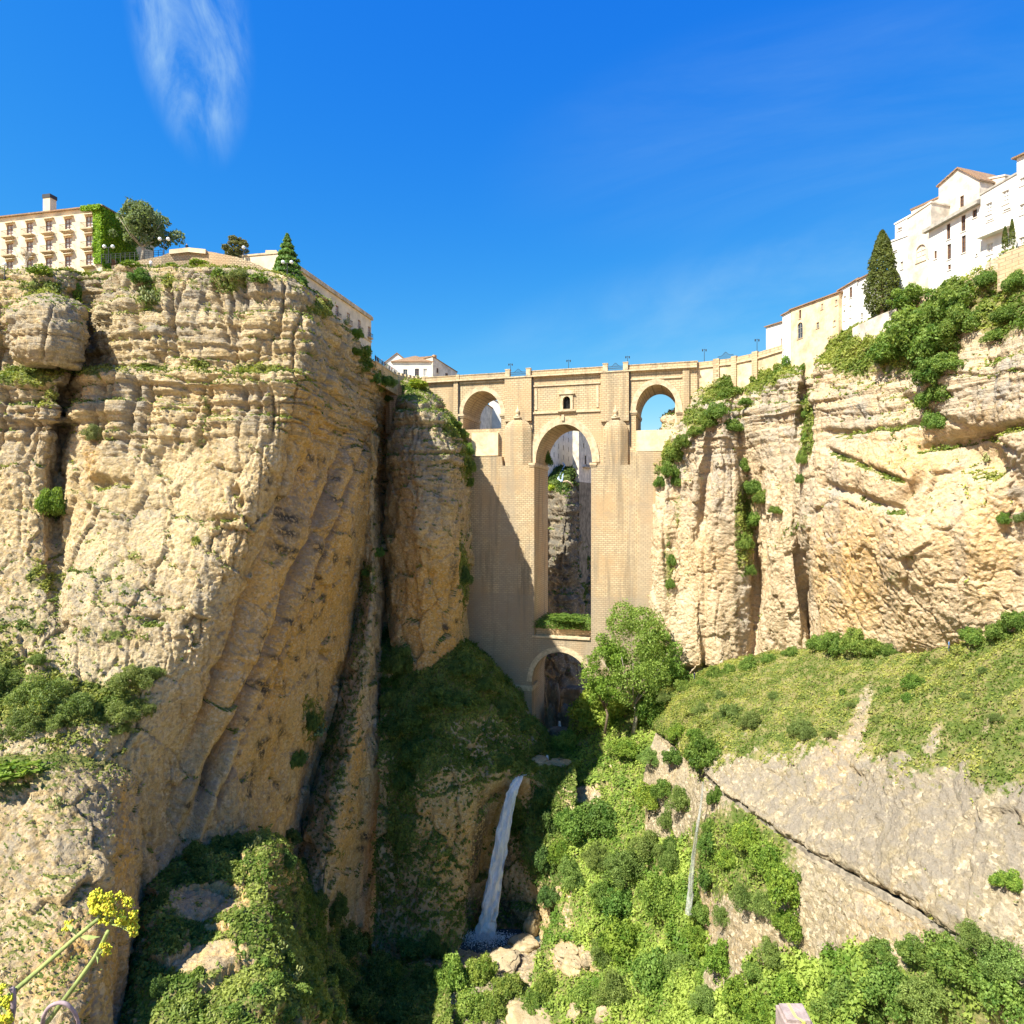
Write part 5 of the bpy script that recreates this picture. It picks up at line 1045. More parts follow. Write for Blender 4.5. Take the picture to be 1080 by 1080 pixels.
groups = [
 ('bright green bush crowded on the valley slope below the bridge', 'bushes crowded on the valley slope', 'bush',
  [(603,872,20,20),(640,862,24,20),(662,918,26,24),(692,890,22,20),(606,918,18,22),(702,950,22,26),(668,985,30,28),(640,1006,20,18),(694,1040,30,32),(652,1052,24,22),(722,1010,20,22),(690,838,18,14),(720,850,16,18),(628,900,18,16),(655,955,20,20),(716,905,14,20),(640,940,16,14),(592,900,12,16),(716,800,14,12),(690,800,15,11),(704,832,13,14),(706,868,12,16),(722,838,9,10),(716,775,12,10),(712,890,10,14),(752,890,12,12),(748,925,12,14),(742,960,14,14),(764,965,12,14),(700,900,12,12),(728,985,12,10),(795,1020,14,12),(752,870,8,10)]),
 ('rounded green bush below the water channel wall', 'bushes below the water channel', 'bush',
  [(812,905,20,20),(832,935,24,26),(812,960,20,22),(838,975,18,18),(790,885,18,16),(772,905,14,14),(790,945,16,18),(820,1000,18,16),(765,1010,18,20),(780,1050,22,22),(846,1050,24,20),(750,1060,20,18),(812,1065,20,16),(735,1000,12,12)]),
 ('leafy green bush massed in the bottom right corner', 'bushes massed in the bottom right corner', 'bush',
  [(905,1045,28,26),(945,1040,32,30),(985,1050,34,32),(1015,1015,30,28),(1050,1045,34,32),(965,1005,20,16),(930,1005,18,14),(1035,985,20,18),(1075,1010,28,26),(880,1068,22,18)]),
 ('large green bush on the ledge at the lower left cliff', 'bushes on the lower left ledge', 'fine',
  [(45,732,30,26),(18,758,24,24),(92,748,24,22),(138,722,24,18),(122,752,20,18),(165,712,14,12),(-5,725,22,20),(60,765,18,14),(40,700,14,10),(150,745,14,12)]),
 ('green bush trained along the foot of the right cliff path', 'bushes along the cliff path', 'bush',
  [(868,678,14,14),(885,674,16,18),(905,676,16,17),(924,680,14,15),(756,712,9,10),(772,708,9,9),(790,704,11,12),(812,697,8,8),(832,690,9,9),(1028,666,13,13),(1052,662,14,14),(1072,652,14,16),(745,722,8,8),(722,726,10,9),(940,684,8,8)]),
 ('olive green scrub bush on the grassy terrace', 'scrub on the grassy terrace', 'fine',
  [(778,752,17,16),(798,762,16,16),(740,748,9,10),(845,770,14,14),(858,775,12,12),(705,735,10,8),(815,735,7,6),(900,745,6,5),(925,760,8,6),(760,735,8,7),(1020,735,8,6),(1050,760,9,6),(990,700,7,5),(1040,710,8,6),(880,775,8,6)]),
 ('green bush in the patch spreading below the white houses', 'bushes below the white houses', 'bush',
  [(972,345,32,30),(1002,322,30,28),(950,362,26,22),(990,365,32,28),(1018,345,22,22),(980,395,22,22),(988,418,18,20),(985,440,13,15),(1012,302,20,16),(962,320,22,18),(935,382,14,9),(1045,292,12,12),(1000,385,18,14),(960,330,16,12),(1068,330,16,14),(1075,295,12,14),(1050,355,12,10),(1012,300,14,10)]),
 ('green bush climbing the rock edge right of the bridge', 'bushes right of the bridge', 'bush',
  [(762,432,15,14),(748,446,12,10),(770,445,12,9),(716,478,12,14),(706,496,10,12),(698,508,8,9),(722,465,10,10),(736,455,10,8),(716,505,6,12),(790,425,10,6)]),
 ('green bush rooted in the dark gully of the right cliff', 'bushes in the right cliff gullies', 'bush',
  [(783,492,8,10),(797,512,11,12),(806,528,11,12),(795,548,12,12),(786,572,9,12),(790,600,6,9),(850,436,7,9),(851,460,6,9),(848,482,6,10),(845,505,5,8),(820,540,8,6),(708,590,5,9),(706,615,5,7)]),
 ('dark green bush hanging between middle rock and bridge', 'dark bushes beside the middle rock', 'bush',
  [(478,446,8,6),(486,458,8,8),(492,472,8,10),(494,490,7,10),(494,508,5,8)]),
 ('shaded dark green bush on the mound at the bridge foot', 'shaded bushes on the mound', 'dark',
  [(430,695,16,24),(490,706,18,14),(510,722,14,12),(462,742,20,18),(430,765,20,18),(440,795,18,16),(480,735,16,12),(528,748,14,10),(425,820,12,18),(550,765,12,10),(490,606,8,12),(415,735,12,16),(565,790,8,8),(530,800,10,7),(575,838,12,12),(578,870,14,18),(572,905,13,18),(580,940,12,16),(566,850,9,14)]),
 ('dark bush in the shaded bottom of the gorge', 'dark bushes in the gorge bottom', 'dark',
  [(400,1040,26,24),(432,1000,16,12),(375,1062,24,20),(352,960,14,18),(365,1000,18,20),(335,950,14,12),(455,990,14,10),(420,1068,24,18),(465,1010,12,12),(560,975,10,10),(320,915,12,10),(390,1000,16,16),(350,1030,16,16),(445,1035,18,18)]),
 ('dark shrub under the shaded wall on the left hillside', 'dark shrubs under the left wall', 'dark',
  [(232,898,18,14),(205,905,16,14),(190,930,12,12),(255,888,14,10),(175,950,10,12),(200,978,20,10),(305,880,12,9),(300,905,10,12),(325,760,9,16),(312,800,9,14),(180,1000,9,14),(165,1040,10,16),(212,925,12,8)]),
 ('sunlit bush in front of the waterfall pool', 'sunlit bushes in front of the pool', 'bush',
  [(478,1036,22,24),(505,1030,20,22),(532,1046,18,18),(490,1062,24,18),(520,1068,18,14),(582,1040,14,20),(560,1060,14,14),(612,1058,18,15),(418,1030,13,14)]),
 ('low green shrub on the sunlit left hillside', 'low shrubs on the left hillside', 'small',
  [(300,1010,9,7),(325,1020,9,8),(345,1040,10,8),(290,1035,9,7),(315,1050,10,8),(270,1050,9,7),(340,1068,11,8),(250,1068,9,7),(300,1070,9,7),(330,990,8,8),(278,1015,6,5),(205,1062,9,7),(355,1068,10,9)]),
]
for lab, grp, kind, lst in groups:
    for (px, py, rx, ry) in lst:
        t = {'dark': (1, 1, 1), 'fine': (1.0, 1.08, .8)}.get(kind, (1, 1, 1))
        if 'pool' in lab: t = (1.2, 1.15, 1.1)
        if 'valley slope' in lab: t = random.choice([(.95, 1.0, .9), (1.2, 1.15, .8), (.8, .9, .9), (1.05, 1.1, 1.1)])
        if 'channel' in lab: t = (1.15, 1.15, .8)
        kd = kind
        if kind == 'bush' and ('bottom right' in lab or 'valley slope' in lab or 'channel' in lab) and random.random() < .35: kd = 'fine'; t = (1.0, 1.15, .75)
        bush(px, py, rx*1.15, ry*1.15, kd, lab, grp, t)
# ground growth scattered over the rock faces and slopes
singles = [
 (48,535,17,24,'bush','bright green bush filling a recess in the left cliff',(1, 1.1, .8)), (98,458,14,16,'fine','grey green bush hanging from the left cliff',(1,1,1.1)), (153,293,12,11,'bush','dark green bush on the left cliff edge above the cactus',(.7,.8,.8)),
 (250,290,15,10,'fine','wide grey green bush on the left cliff edge',(.9,.95,.9)), (232,288,9,7,'small','small leafy bush left of the wide clifftop bush',(1,1,1)), (272,297,10,6,'small','small leafy bush right of the wide clifftop bush',(1,1,1)), (45,290,12,7,'small','green bush on top of the big grey boulder',(1,1,.8)), (80,312,5,14,'small','ivy like bush in the cleft beside the big boulder',(1,1,.8)),
 (372,352,9,8,'bush','green bush on the cliff edge below the palace windows',(1,1,.8)), (396,398,8,12,'dark','dark bush hanging below the viewing terrace',(1.4,1.4,1.2)), (384,372,6,7,'small','small bush at the corner of the palace',(1,1,.8)),
 (640,745,36,28,'bush','broad bright green fig tree at the foot of the bridge',(1.2,1.15,.9)), (690,745,22,22,'bush','green bush right of the fig tree at the bridge foot',(1,1,.9)), (603,785,17,14,'bush','pale sunlit bush beside the small stream at the bridge foot',(1.35,1.25,1.2)), (664,790,20,10,'bush','low bush under the fig tree',(1.1,1.1,.8)),
 (742,800,26,26,'bush','dense dark green bush above the thin waterfall',(.72,.85,.7)), (757,840,10,14,'bush','dark bush tumbling beside the thin waterfall',(.72,.85,.7)), (735,775,12,8,'bush','green bush just above the dense dark bush',(.8,.9,.7)),
 (968,722,13,11,'bush','dark green bush halfway down the grassy terrace',(.75,.85,.7)), (958,738,9,9,'bush','dark green bush at the lower edge of the terrace pair',(.75,.85,.7)), (889,731,4.5,6,'small','tiny round bush in the middle of the terrace',(.8,.9,.8)), (938,729,3.5,4.5,'small','tiny bush left of the terrace pair',(.8,.9,.8)), (1078,548,14,10,'fine','shrub jutting from the right cliff at the photo edge',(1,1,.8)), (1060,545,8,10,'bush','green shrub clinging to the right cliff near the photo edge',(.8,.9,.8)),
 (1066,928,16,15,'bush','light green bush against the conglomerate face at the right edge',(1.2,1.15,.9)), (830,382,6,8,'small','small dark shrub below the ochre house wall',(.8,.9,.8)), (848,388,4,6,'small','thin shrub on the slope below the ochre house',(.9,.9,.7)), (600,660,24,5,'bush','low green shrubbery on the platform in the central arch',(.8,.9,.7)),
 (583,516,4,4.5,'small','yellow green shrub beside the pier inside the central arch',(2.4,2.0,.9)), (576,484,5,10,'dark','dark tree on the rocks left of the zigzag stairway',(1,1.2,1)), (603,494,8,9,'dark','dark tree between the zigzag stairway and the tall houses',(1,1.3,1)),
 (398,582,7,9,'dark','dark bush in the gully near the rock column',(1.2,1.3,1.1)), (388,604,6,5,'dark','dark tuft on the rock rib below the gully bush',(1.2,1.3,1.1)), (130,770,15,9,'fine','low bush below the ledge bushes at the left',(1,1,.7)), (30,815,30,10,'small','long low bush on the top edge of the near left rock',(.9,1,.7)), (440,408,13,6,'small','yellow green bush on the crown of the middle rock',(1.5,1.3,.7)),
 (350,772,4,5,'smalldark','tiny dark tuft on the shaded rock ribs',(1,1,1)), (207,1030,8,8,'small','small bush on the left hillside below the bare earth',(1,1,.8)), (985,322,10,8,'small','small bush at the foot of the blank arch house',(.9,1,.7))]
singles += [(138,282,9,4,'small','low weeds at the foot of the parapet wall below the olive tree',(1,1,.7)), (212,278,10,4,'small','low weeds at the foot of the highest parapet stretch',(1,1,.7)), (182,281,7,4,'small','small weeds on the cliff edge under the parapet',(1,1,.7)), (404,402,11,8,'bush','dark green bush under the viewing terrace windows',(.8,.9,.8)), (372,368,9,6,'bush','bush under the left windows of the palace',(.9,1,.8)), (386,384,7,7,'bush','bush under the arched opening of the palace',(.9,1,.8)), (410,420,7,7,'dark','dark bush at the head of the gully',(1,1,1))]
for px, py, rx, ry, kind, lab, t in singles: bush(px, py, rx*1.1, ry*1.1, kind, lab, None, t)
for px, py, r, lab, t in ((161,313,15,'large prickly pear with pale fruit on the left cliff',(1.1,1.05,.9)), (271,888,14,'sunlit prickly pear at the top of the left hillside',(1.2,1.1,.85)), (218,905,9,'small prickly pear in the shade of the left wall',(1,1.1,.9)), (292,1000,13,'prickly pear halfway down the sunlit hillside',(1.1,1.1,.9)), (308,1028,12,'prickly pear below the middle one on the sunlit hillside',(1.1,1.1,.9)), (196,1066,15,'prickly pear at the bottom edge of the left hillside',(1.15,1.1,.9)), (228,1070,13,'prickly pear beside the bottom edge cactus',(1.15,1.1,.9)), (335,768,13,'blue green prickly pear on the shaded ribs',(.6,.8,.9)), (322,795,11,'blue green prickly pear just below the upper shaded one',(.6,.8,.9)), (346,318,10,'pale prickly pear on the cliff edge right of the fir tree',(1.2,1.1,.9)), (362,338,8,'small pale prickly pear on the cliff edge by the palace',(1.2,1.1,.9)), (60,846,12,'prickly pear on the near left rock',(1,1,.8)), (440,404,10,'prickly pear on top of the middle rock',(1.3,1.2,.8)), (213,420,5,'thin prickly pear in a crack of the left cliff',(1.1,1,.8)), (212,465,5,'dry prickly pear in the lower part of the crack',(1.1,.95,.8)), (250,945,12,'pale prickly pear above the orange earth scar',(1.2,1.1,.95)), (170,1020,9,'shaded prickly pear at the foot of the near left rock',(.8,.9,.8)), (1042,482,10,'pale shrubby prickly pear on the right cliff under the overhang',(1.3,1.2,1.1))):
    bush(px, py, r, r*1.15, 'cactus', lab, None, t, 'cactus', 'prickly_pear', .15)
# ---- trees
def limb_tree(name, label, base, H, crown_kind, cw, chh, trunk_r, mat='bark', tint=(1, 1, 1), cz=.62, nl=6):
    t = empty(name, tuple(base)); tag(t, label, 'tree'); m = MB(); top = H*cz
    m.tube([(0, 0, -1), (0.03*H, 0, top*.4), (-.02*H, .01*H, top*.8)], [trunk_r*1.3, trunk_r, trunk_r*.7], 8)
    for k in range(nl):
        a = 6.28*k/nl+random.random(); m.tube([(0, 0, top*.55), (math.cos(a)*cw*.3, math.sin(a)*cw*.3, top), (math.cos(a)*cw*.65, math.sin(a)*cw*.65, top+chh*random.uniform(.2, .55))], [trunk_r*.5, trunk_r*.32, trunk_r*.1], 5)
    m.build('trunk', M[mat], t, True)
    bl = []
    for _ in range(nl*9):
        a = random.uniform(0, 6.28); zf = random.random(); rr_ = cw*(.25+.75*math.sin(math.pi*min(1, .12+zf*.9))**.8)*random.uniform(.25, 1); bl.append((math.cos(a)*rr_, math.sin(a)*rr_, top*.8+zf*chh*1.15, cw*random.uniform(.10, .24)))
    o_ = link('crown', crown_mesh('crown', bl, int(min(30000, 1700*cw*1.2+3000)), .24 if cw > 4 else .16, .55, 1.0), M['leaf_olive' if crown_kind == 'fine' else 'leaf'], t); o_.color = (*tint, 1)
    return t
p = P(150, 272, 123); limb_tree('olive_tree', 'large grey green olive tree on the clifftop beside the ivy covered hotel wall', p, 9, 'fine', 6.0, 5.6, .3, 'bark_pale', (1.0, 1.05, 1.25), .38)
p = P(249, 278, 126); limb_tree('round_tree', 'small round tree with brownish leaves on the clifftop wall', p, 3.2, 'fine', 2.5, 3.4, .14, 'bark', (.9, .75, .7), .35)
loc = P(668, 772, 160); limb_tree('poplar_tree', 'tall pale green tree with bare grey trunk in front of the right bridge pier', loc, 27, 'fine', 12.5, 17, .5, 'bark_pale', (1.15, 1.35, .7), .42, 9)
limb_tree('ash_tree', 'smaller pale green tree right behind the tall pale tree', loc+np.array((7, 3, 0)), 22, 'fine', 8, 14, .3, 'bark_pale', (1.0, 1.35, .65), .4, 7)
limb_tree('elm_tree', 'smaller green tree just left of the tall pale tree', loc+np.array((-7, -1, 1)), 22, 'bush', 6.5, 13, .3, 'bark', (1.1, 1.15, .8), .4, 7)
loc, nr = hit(1062, 1010); 
# bare tree by the hotel
bt_ = empty('bare_tree', tuple(P(27, 292, 118))); tag(bt_, 'bare pale tree with forked branches in front of the hotel', 'tree'); m = MB()
def fork(m, p, d, L_, r, lv):
    q_ = p+d*L_; m.tube([p, q_], [r, r*.65], 5, False)
    if lv == 0: return
    for _ in range(3 if lv > 1 else 2): fork(m, q_, (d+Vector((random.uniform(-.7, .7), random.uniform(-.5, .5), random.uniform(-.1, .5)))).normalized(), L_*.72, r*.6, lv-1)
fork(m, Vector((0, 0, -.5)), Vector((.1, 0, 1)).normalized(), 1.7, .17, 5); m.build('trunk', M['bark_pale'], bt_)
def cone_tree(name, label, base, H, Rr, mat, n, s, prof, tint=(1, 1, 1), jit=.6, layered=0):
    t = empty(name, tuple(base)); tag(t, label, 'tree'); m = MB(); m.tube([(0, 0, -1), (0, 0, H*.9)], [Rr*.12, .03], 7); m.build('trunk', M['bark'], t)
    z = RNG.random(n)**.8; a = RNG.random(n)*6.283
    rr = Rr*prof(z)*(1+.22*noise(np.stack([np.cos(a)*2, np.sin(a)*2, z*7], 1)))
    if layered: rr *= .62+.5*((z*layered) % 1 < .55)*(1-((z*layered) % 1))
    k = RNG.uniform(.72, 1.05, n); Pt = np.stack([np.cos(a)*rr*k, np.sin(a)*rr*k, z*H], 1); d = np.stack([np.cos(a), np.sin(a), np.full(n, .35)], 1)+RNG.normal(size=(n, 3))*jit
    tn = np.clip(.45+.4*noise(Pt*1.3)+RNG.normal(size=n)*.18, 0, 1)
    V, F, T = quads(Pt, d, s*RNG.uniform(.6, 1.3, n), .5, tn); me = npmesh('crown', V, F, False, {'tone': T}); o = link('crown', me, M[mat], t); o.color = (*tint, 1); return t
s_ = rs(930.5, -2); b = RP(s_, -2); zb_ = rz(930.5, 329, -2); zt_ = rz(930.5, 243, -2)
cone_tree('cypress_tree', 'tall dense cypress standing in front of the white houses', (b[0], b[1], zb_), zt_-zb_, 2.95, 'leaf_olive', 9000, .26, lambda z: np.minimum(1, (1-z)**.6*1.25)*np.minimum(1, .72+z*2), (.62, .62, .32))
for px, y0, y1, lb in ((1060, 262, 239, 'left of the two thin cypresses beside the long white balcony'), (1067.5, 259, 231, 'right of the two thin cypresses beside the long white balcony')):
    b = RP(rs(px, -4.2), -4.2); zb_ = rz(px, y0, -4.2); cone_tree('cypress_tree', lb, (b[0], b[1], zb_), rz(px, y1, -4.2)-zb_, .42, 'leaf_olive', 900, .14, lambda z: np.minimum(1, (1-z)**.6*1.3), (.6, .62, .35))
p = P(303, 297, 120); cone_tree('fir_tree', 'dark conical fir tree on the clifftop left of the palace', p, 50/FPX*120, 3.1, 'leaf_dark', 5200, .3, lambda z: (1-z)**.9+.03, (1.5, 1.5, 1.3), .7, 7)
p = P(320, 306, 122); bo_ = bpy.data.objects.new('bush', PROTO['dark'][0]); COL.objects.link(bo_); bo_.location = P(318, 303, 119); bo_.scale = (1.9, 1.9, 2.0); bo_.color = (1.4, 1.4, 1.2, 1); tag(bo_, 'dark green bush at the right foot of the conical fir', 'bush')
# ivy on the hotel
def ivy(name, x0, x1, z0, z1, y, ax, n, keep=None):
    u = RNG.uniform(x0, x1, n); z = RNG.uniform(z0, z1, n); k = np.ones(n, bool) if keep is None else keep(u, z); u, z = u[k], z[k]; n = len(u)
    dpt = RNG.uniform(.02, .4, n)
    Pt = np.stack([u, y-dpt, z], 1) if ax == 0 else np.stack([y+dpt, u, z], 1); nn = np.tile((0, -1, .3) if ax == 0 else (1, 0, .3), (n, 1))+RNG.normal(size=(n, 3))*.5
    V, F, T = quads(Pt, nn, .17*RNG.uniform(.6, 1.3, n), .8); o = link(name, npmesh(name, V, F, False, {'tone': T}), M['leaf'], hotel); o.color = (1.5, 1.6, .55, 1); return o
zt_h = zr+.3
ivy('ivy', hu(98.5), W_h+.1, zr-10.4, zt_h, 0, 0, 5200, lambda u, z: (u > hu(99.5)+.5*noise(np.stack([u*0, z*.7, u*0], 1)))|(z > zr-.9))
ivy('ivy', hu(88), W_h+.1, zr-.6, zt_h, -.35, 0, 1200)
ivy('ivy', -.2, 13, zr-11, zt_h, W_h, 1, 14000, lambda u, z: ~((u > 1.8)&(u < 3.3)&(z > fz[2]-.4)&(z < fz[2]+2))&(u < 8.5+2*noise(np.stack([u*0, z*.4, u*0], 1))))
# ================================================================== GROUND COVER (nobody could count it)
def cover(tn, label, thr=.45, per=1.0, size=(.16, .42), hmax=.5, tint=(1, 1, 1), dens_scale=.25, mat='grass', bushy=.9, up=.5):
    T = TERR[tn]; V = T['V'].reshape(-1, 3); n = T['n'].reshape(-1, 3); vg = T['veg'].ravel(); X = T['X'].ravel(); Y = T['Y'].ravel()
    nz = fbm(V, .8, 4, 41, .65); k = (vg+nz*.75 > thr+.12)&(X > -120)&(X < 1200)&(Y < 1200)&(vg > .12)
    idx = np.nonzero(k)[0]; m = int(len(idx)*per); idx = RNG.choice(idx, m)
    hh = np.clip(fbm(V[idx], dens_scale, 3, 42)*2.2+.15, 0.05, 1)*hmax*2
    C = V[idx]+RNG.normal(size=(m, 3))*.14+n[idx]*(RNG.random(m)*hh)[:, None]
    nn = n[idx]*1.0+np.array((0, 0, up))+RNG.normal(size=(m, 3))*bushy
    tone = np.clip(.5+1.5*fbm(V[idx], .16, 3, 43)+.5*fbm(V[idx], .9, 2, 44)+RNG.normal(size=m)*.16, 0, 1)
    Vq, F, Tq = quads(C, nn, RNG.uniform(*size, m), .55, tone)
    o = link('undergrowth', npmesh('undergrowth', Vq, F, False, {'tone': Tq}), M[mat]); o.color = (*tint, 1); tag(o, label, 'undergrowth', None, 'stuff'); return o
cover('valley_slope', 'thick green undergrowth covering the valley slope below the bridge', .46, 2.4, (.16, .42), .8, (1.08, 1.3, .85))
cover('terrace', 'yellow green grass and weeds on the terrace under the right cliff', .45, 1.6, (.10, .26), .22, (1.12, 1.1, .85))
cover('channel_ledge', 'weeds and low growth on the rock below the water channel', .6, 1.4, (.12, .32), .5, (1.0, 1.15, .8))
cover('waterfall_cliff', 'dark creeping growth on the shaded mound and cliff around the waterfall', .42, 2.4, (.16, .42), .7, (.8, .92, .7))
cover('left_hillside', 'mixed herbs and low growth on the lower left hillside', .42, 2.0, (.12, .34), .5, (1.0, 1.1, .85))
cover('left_spur', 'dry grass tufts on the near left rock', .55, .9, (.08, .22), .25, (1.0, .95, .8))
cover('left_cliff', 'grass and herbs growing on ledges of the left cliff', .5, 2.2, (.12, .32), .35, (1.0, 1.0, .8))
cover('cliff_block', 'grass on top of the big grey boulder', .5, 2.0, (.12, .3), .3, (1.1, 1.1, .8))
cover('right_cliff', 'grass and weeds on the slope above the right cliff', .56, 2.0, (.14, .36), .4, (1.05, 1.1, .8))
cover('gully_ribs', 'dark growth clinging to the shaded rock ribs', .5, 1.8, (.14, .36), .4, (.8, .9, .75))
cover('middle_buttress', 'green growth on top and along the edge of the middle rock', .5, 1.8, (.12, .34), .4, (.9, 1.0, .75))
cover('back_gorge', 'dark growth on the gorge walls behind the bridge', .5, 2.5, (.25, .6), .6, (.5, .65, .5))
cover('valley_floor', 'tangled growth on the valley floor around the pool', .45, 2.2, (.16, .42), .6, (.8, .95, .75))
# platform grass in the central arch
u = RNG.random((9000, 2)); C = np.stack([bt(563.6)+u[:, 0]*(bt(623.4)-bt(563.6)), -2.3+u[:, 1]*16, bz(594, 662)+RNG.random(9000)**2*2.0], 1)
Vq, F, Tq = quads(C, RNG.normal(size=C.shape)+np.array((0, -.3, .6)), RNG.uniform(.12, .35, 9000), .5)
o = link('shrubbery', npmesh('shrubbery', Vq, F, False, {'tone': Tq}), M['grass']); o.color = (.6, .85, .55, 1); o.location = (BO[0], BO[1], 0); o.rotation_euler = (0, 0, -THB); tag(o, 'green shrubs and grass on the platform inside the central arch', 'undergrowth', None, 'stuff')
# ================================================================== WATER
def watermat(name, col, br):
    m, t, b = newmat(name, .35, .5); q = NB(t); s = q.noise((2.6, 2.6, .10), 6, .75, .3); s2 = q.noise((5, 5, .7), 4, .7)
    c = q.mix(q.rng(q.m('ADD', q.m('MULTIPLY', s, .6), q.m('MULTIPLY', s2, .4)), .38, .62), col, br); q.l(c, b.inputs['Base Color']); q.l(q.bump(q.m('ADD', s, s2), .8, .4), b.inputs['Normal']); return m
M['fall'] = watermat('falling_water', (.68, .75, .82), (1, 1, 1)); M['fall2'] = watermat('thin_falling_water', (.34, .35, .29), (.62, .63, .58))
m_ = M['fall2']; bs_ = m_.node_tree.nodes['Principled BSDF']; q = NB(m_.node_tree); q.l(q.rng(q.noise((3, 3, .25), 4, .7), .3, .7, .15, .7), bs_.inputs['Alpha'])
def waterfall(pts, wpx, mat, name, label, seed, nx=26, ny=150):
    pts = np.array([P(*p_) for p_ in pts]); t = np.linspace(0, 1, ny); ti = np.linspace(0, 1, len(pts)); c = np.stack([np.interp(t, ti, pts[:, k]) for k in range(3)], 1)
    for k in range(3): c[:, k] = np.convolve(np.pad(c[:, k], 9, 'edge'), np.ones(19)/19, 'valid')
    w_ = np.interp(t, np.linspace(0, 1, len(wpx)), wpx)/FPX*c[:, 1]; V = []
    for i in range(ny):
        a = np.linspace(0, 2*math.pi, nx, endpoint=False); edge_ = 1+.28*noise(np.stack([np.cos(a)*1.5, np.full(nx, t[i]*26+seed), np.sin(a)*1.5], 1)); x = np.cos(a)*w_[i]/2*edge_; y = np.sin(a)*w_[i]*.22
        p_ = np.stack([c[i, 0]+x, c[i, 1]+y, np.full(nx, c[i, 2])], 1); p_[:, 1] -= .45*w_[i]*fbm(np.stack([x*2.2, x*0, np.full(nx, t[i]*9)], 1), 1, 3, seed); V.append(p_)
    V = np.concatenate(V); i = np.arange(ny*nx).reshape(ny, nx); j = np.roll(i, -1, 1); F = np.stack([i[:-1], i[1:], j[1:], j[:-1]], -1).reshape(-1, 4)
    o = link(name, npmesh(name, V, F, True), M[mat]); return tag(o, label, 'waterfall')
waterfall([(557,813.5,153.5),(549,817,151),(545,824,149.5),(538,842,148.2),(530,880,147.2),(523,920,146.3),(516,960,145.5),(511,990,145)], [9, 9, 10, 12, 14, 16, 18, 21], 'fall', 'waterfall', 'tall white waterfall dropping into the dark pool at the gorge bottom', 3)
def thin(px, py): l, n = hit(px, py); return l
wf = []
for px, py in ((742, 822), (740, 845), (735, 875), (731, 905), (728, 940), (726, 968)):
    Yh = min(hit(px+dx, py)[0][1] for dx in (-8, 0, 8)); wf.append([px, py, Yh])
y0 = min(w_[2] for w_ in wf[:2]); 
for i, w_ in enumerate(wf): w_[2] = min(w_[2], y0)-.7-.15*i; y0 = w_[2]+1.0
waterfall(wf, [1.6, 2.2, 3.2, 4.5, 6, 6.5], 'fall2', 'waterfall', 'thin misty waterfall on the green slope right of the valley', 9, 16, 110)
waterfall([(590,759,190),(590.3,765,189.5),(590.6,772,189)], [2, 3, 4.5], 'fall', 'waterfall', 'tiny blue cascade between boulders under the lower arch', 5, 10, 20)
waterfall([(577,795,163),(577.3,800,162.6),(577.5,806,162.3)], [2, 3, 4], 'fall', 'waterfall', 'tiny blue cascade just above the lip of the tall waterfall', 6, 10, 20)
M['pool'] = None
m, t, b = newmat('pool_water', .08, .6); b.inputs['Base Color'].default_value = (.02, .045, .06, 1); q = NB(t); q.l(q.bump(q.noise(2.5, 4), .4, .2), b.inputs['Normal']); M['pool'] = m
zp = P(512, 996, 140)[2]; a = np.linspace(0, 6.283, 40, endpoint=False)
mb = MB(); c = P(522, 996, 142); mb.add([(c[0]+(11+1.5*math.sin(3*x))*math.cos(x), c[1]-1+(7+math.sin(2*x+1))*math.sin(x), c[2]) for x in a], [tuple(range(40))]); o = mb.build('water', M['pool']); o['kind'] = 'structure'
n = 5000; a_ = RNG.random(n)*6.283; r_ = np.abs(RNG.normal(size=n))*2.2
C = np.stack([c[0]-2.2+np.cos(a_)*r_*1.6, c[1]+3-np.abs(np.sin(a_)*r_), c[2]+.1+RNG.random(n)**3*1.2], 1); Vq, F, Tq = quads(C, RNG.normal(size=C.shape)+np.array((0, 0, 1)), RNG.uniform(.05, .14, n), .9); o = link('foam', npmesh('foam', Vq, F, False, {'tone': Tq}), M['fall']); tag(o, 'white foam where the tall waterfall hits the pool', 'foam', None, 'stuff')
# ================================================================== BOULDERS
def boulder_mesh(seed, sq=(1, 1, .7)):
    n, m_ = 44, 30; u = np.linspace(0, 2*math.pi, n, endpoint=False); v = np.linspace(.02, math.pi-.02, m_); U_, V_ = np.meshgrid(u, v); S = np.stack([np.sin(V_)*np.cos(U_), np.sin(V_)*np.sin(U_), np.cos(V_)], -1)
    S = np.sign(S)*np.abs(S)**.72; r1, p1, e1 = worley(S*1.3+seed, seed); r = 1+.22*fbm(S, 1.1, 3, seed)+.08*fbm(S, 4, 3, seed+5)+.28*p1+.1*r1-.08*np.exp(-(e1/.08)**2); Pp = S*r[..., None]*np.array(sq); i = np.arange(n*m_).reshape(m_, n); j = np.roll(i, -1, 1)
    F = np.stack([i[:-1], i[1:], j[1:], j[:-1]], -1).reshape(-1, 4); at = dict(veg=np.zeros(n*m_), orange=np.full(n*m_, .1), grey=np.full(n*m_, .55), strata=np.full(n*m_, .5), stain_shade=np.zeros(n*m_))
    return npmesh('boulder', Pp.reshape(-1, 3), F, True, at)
BM = []
for k in range(4): me = boulder_mesh(60+k*3); me.materials.append(M['rock']); BM.append(me)
BD = [me.copy() for me in BM]
for me in BD: me.materials.clear(); me.materials.append(M['rock_dark'])
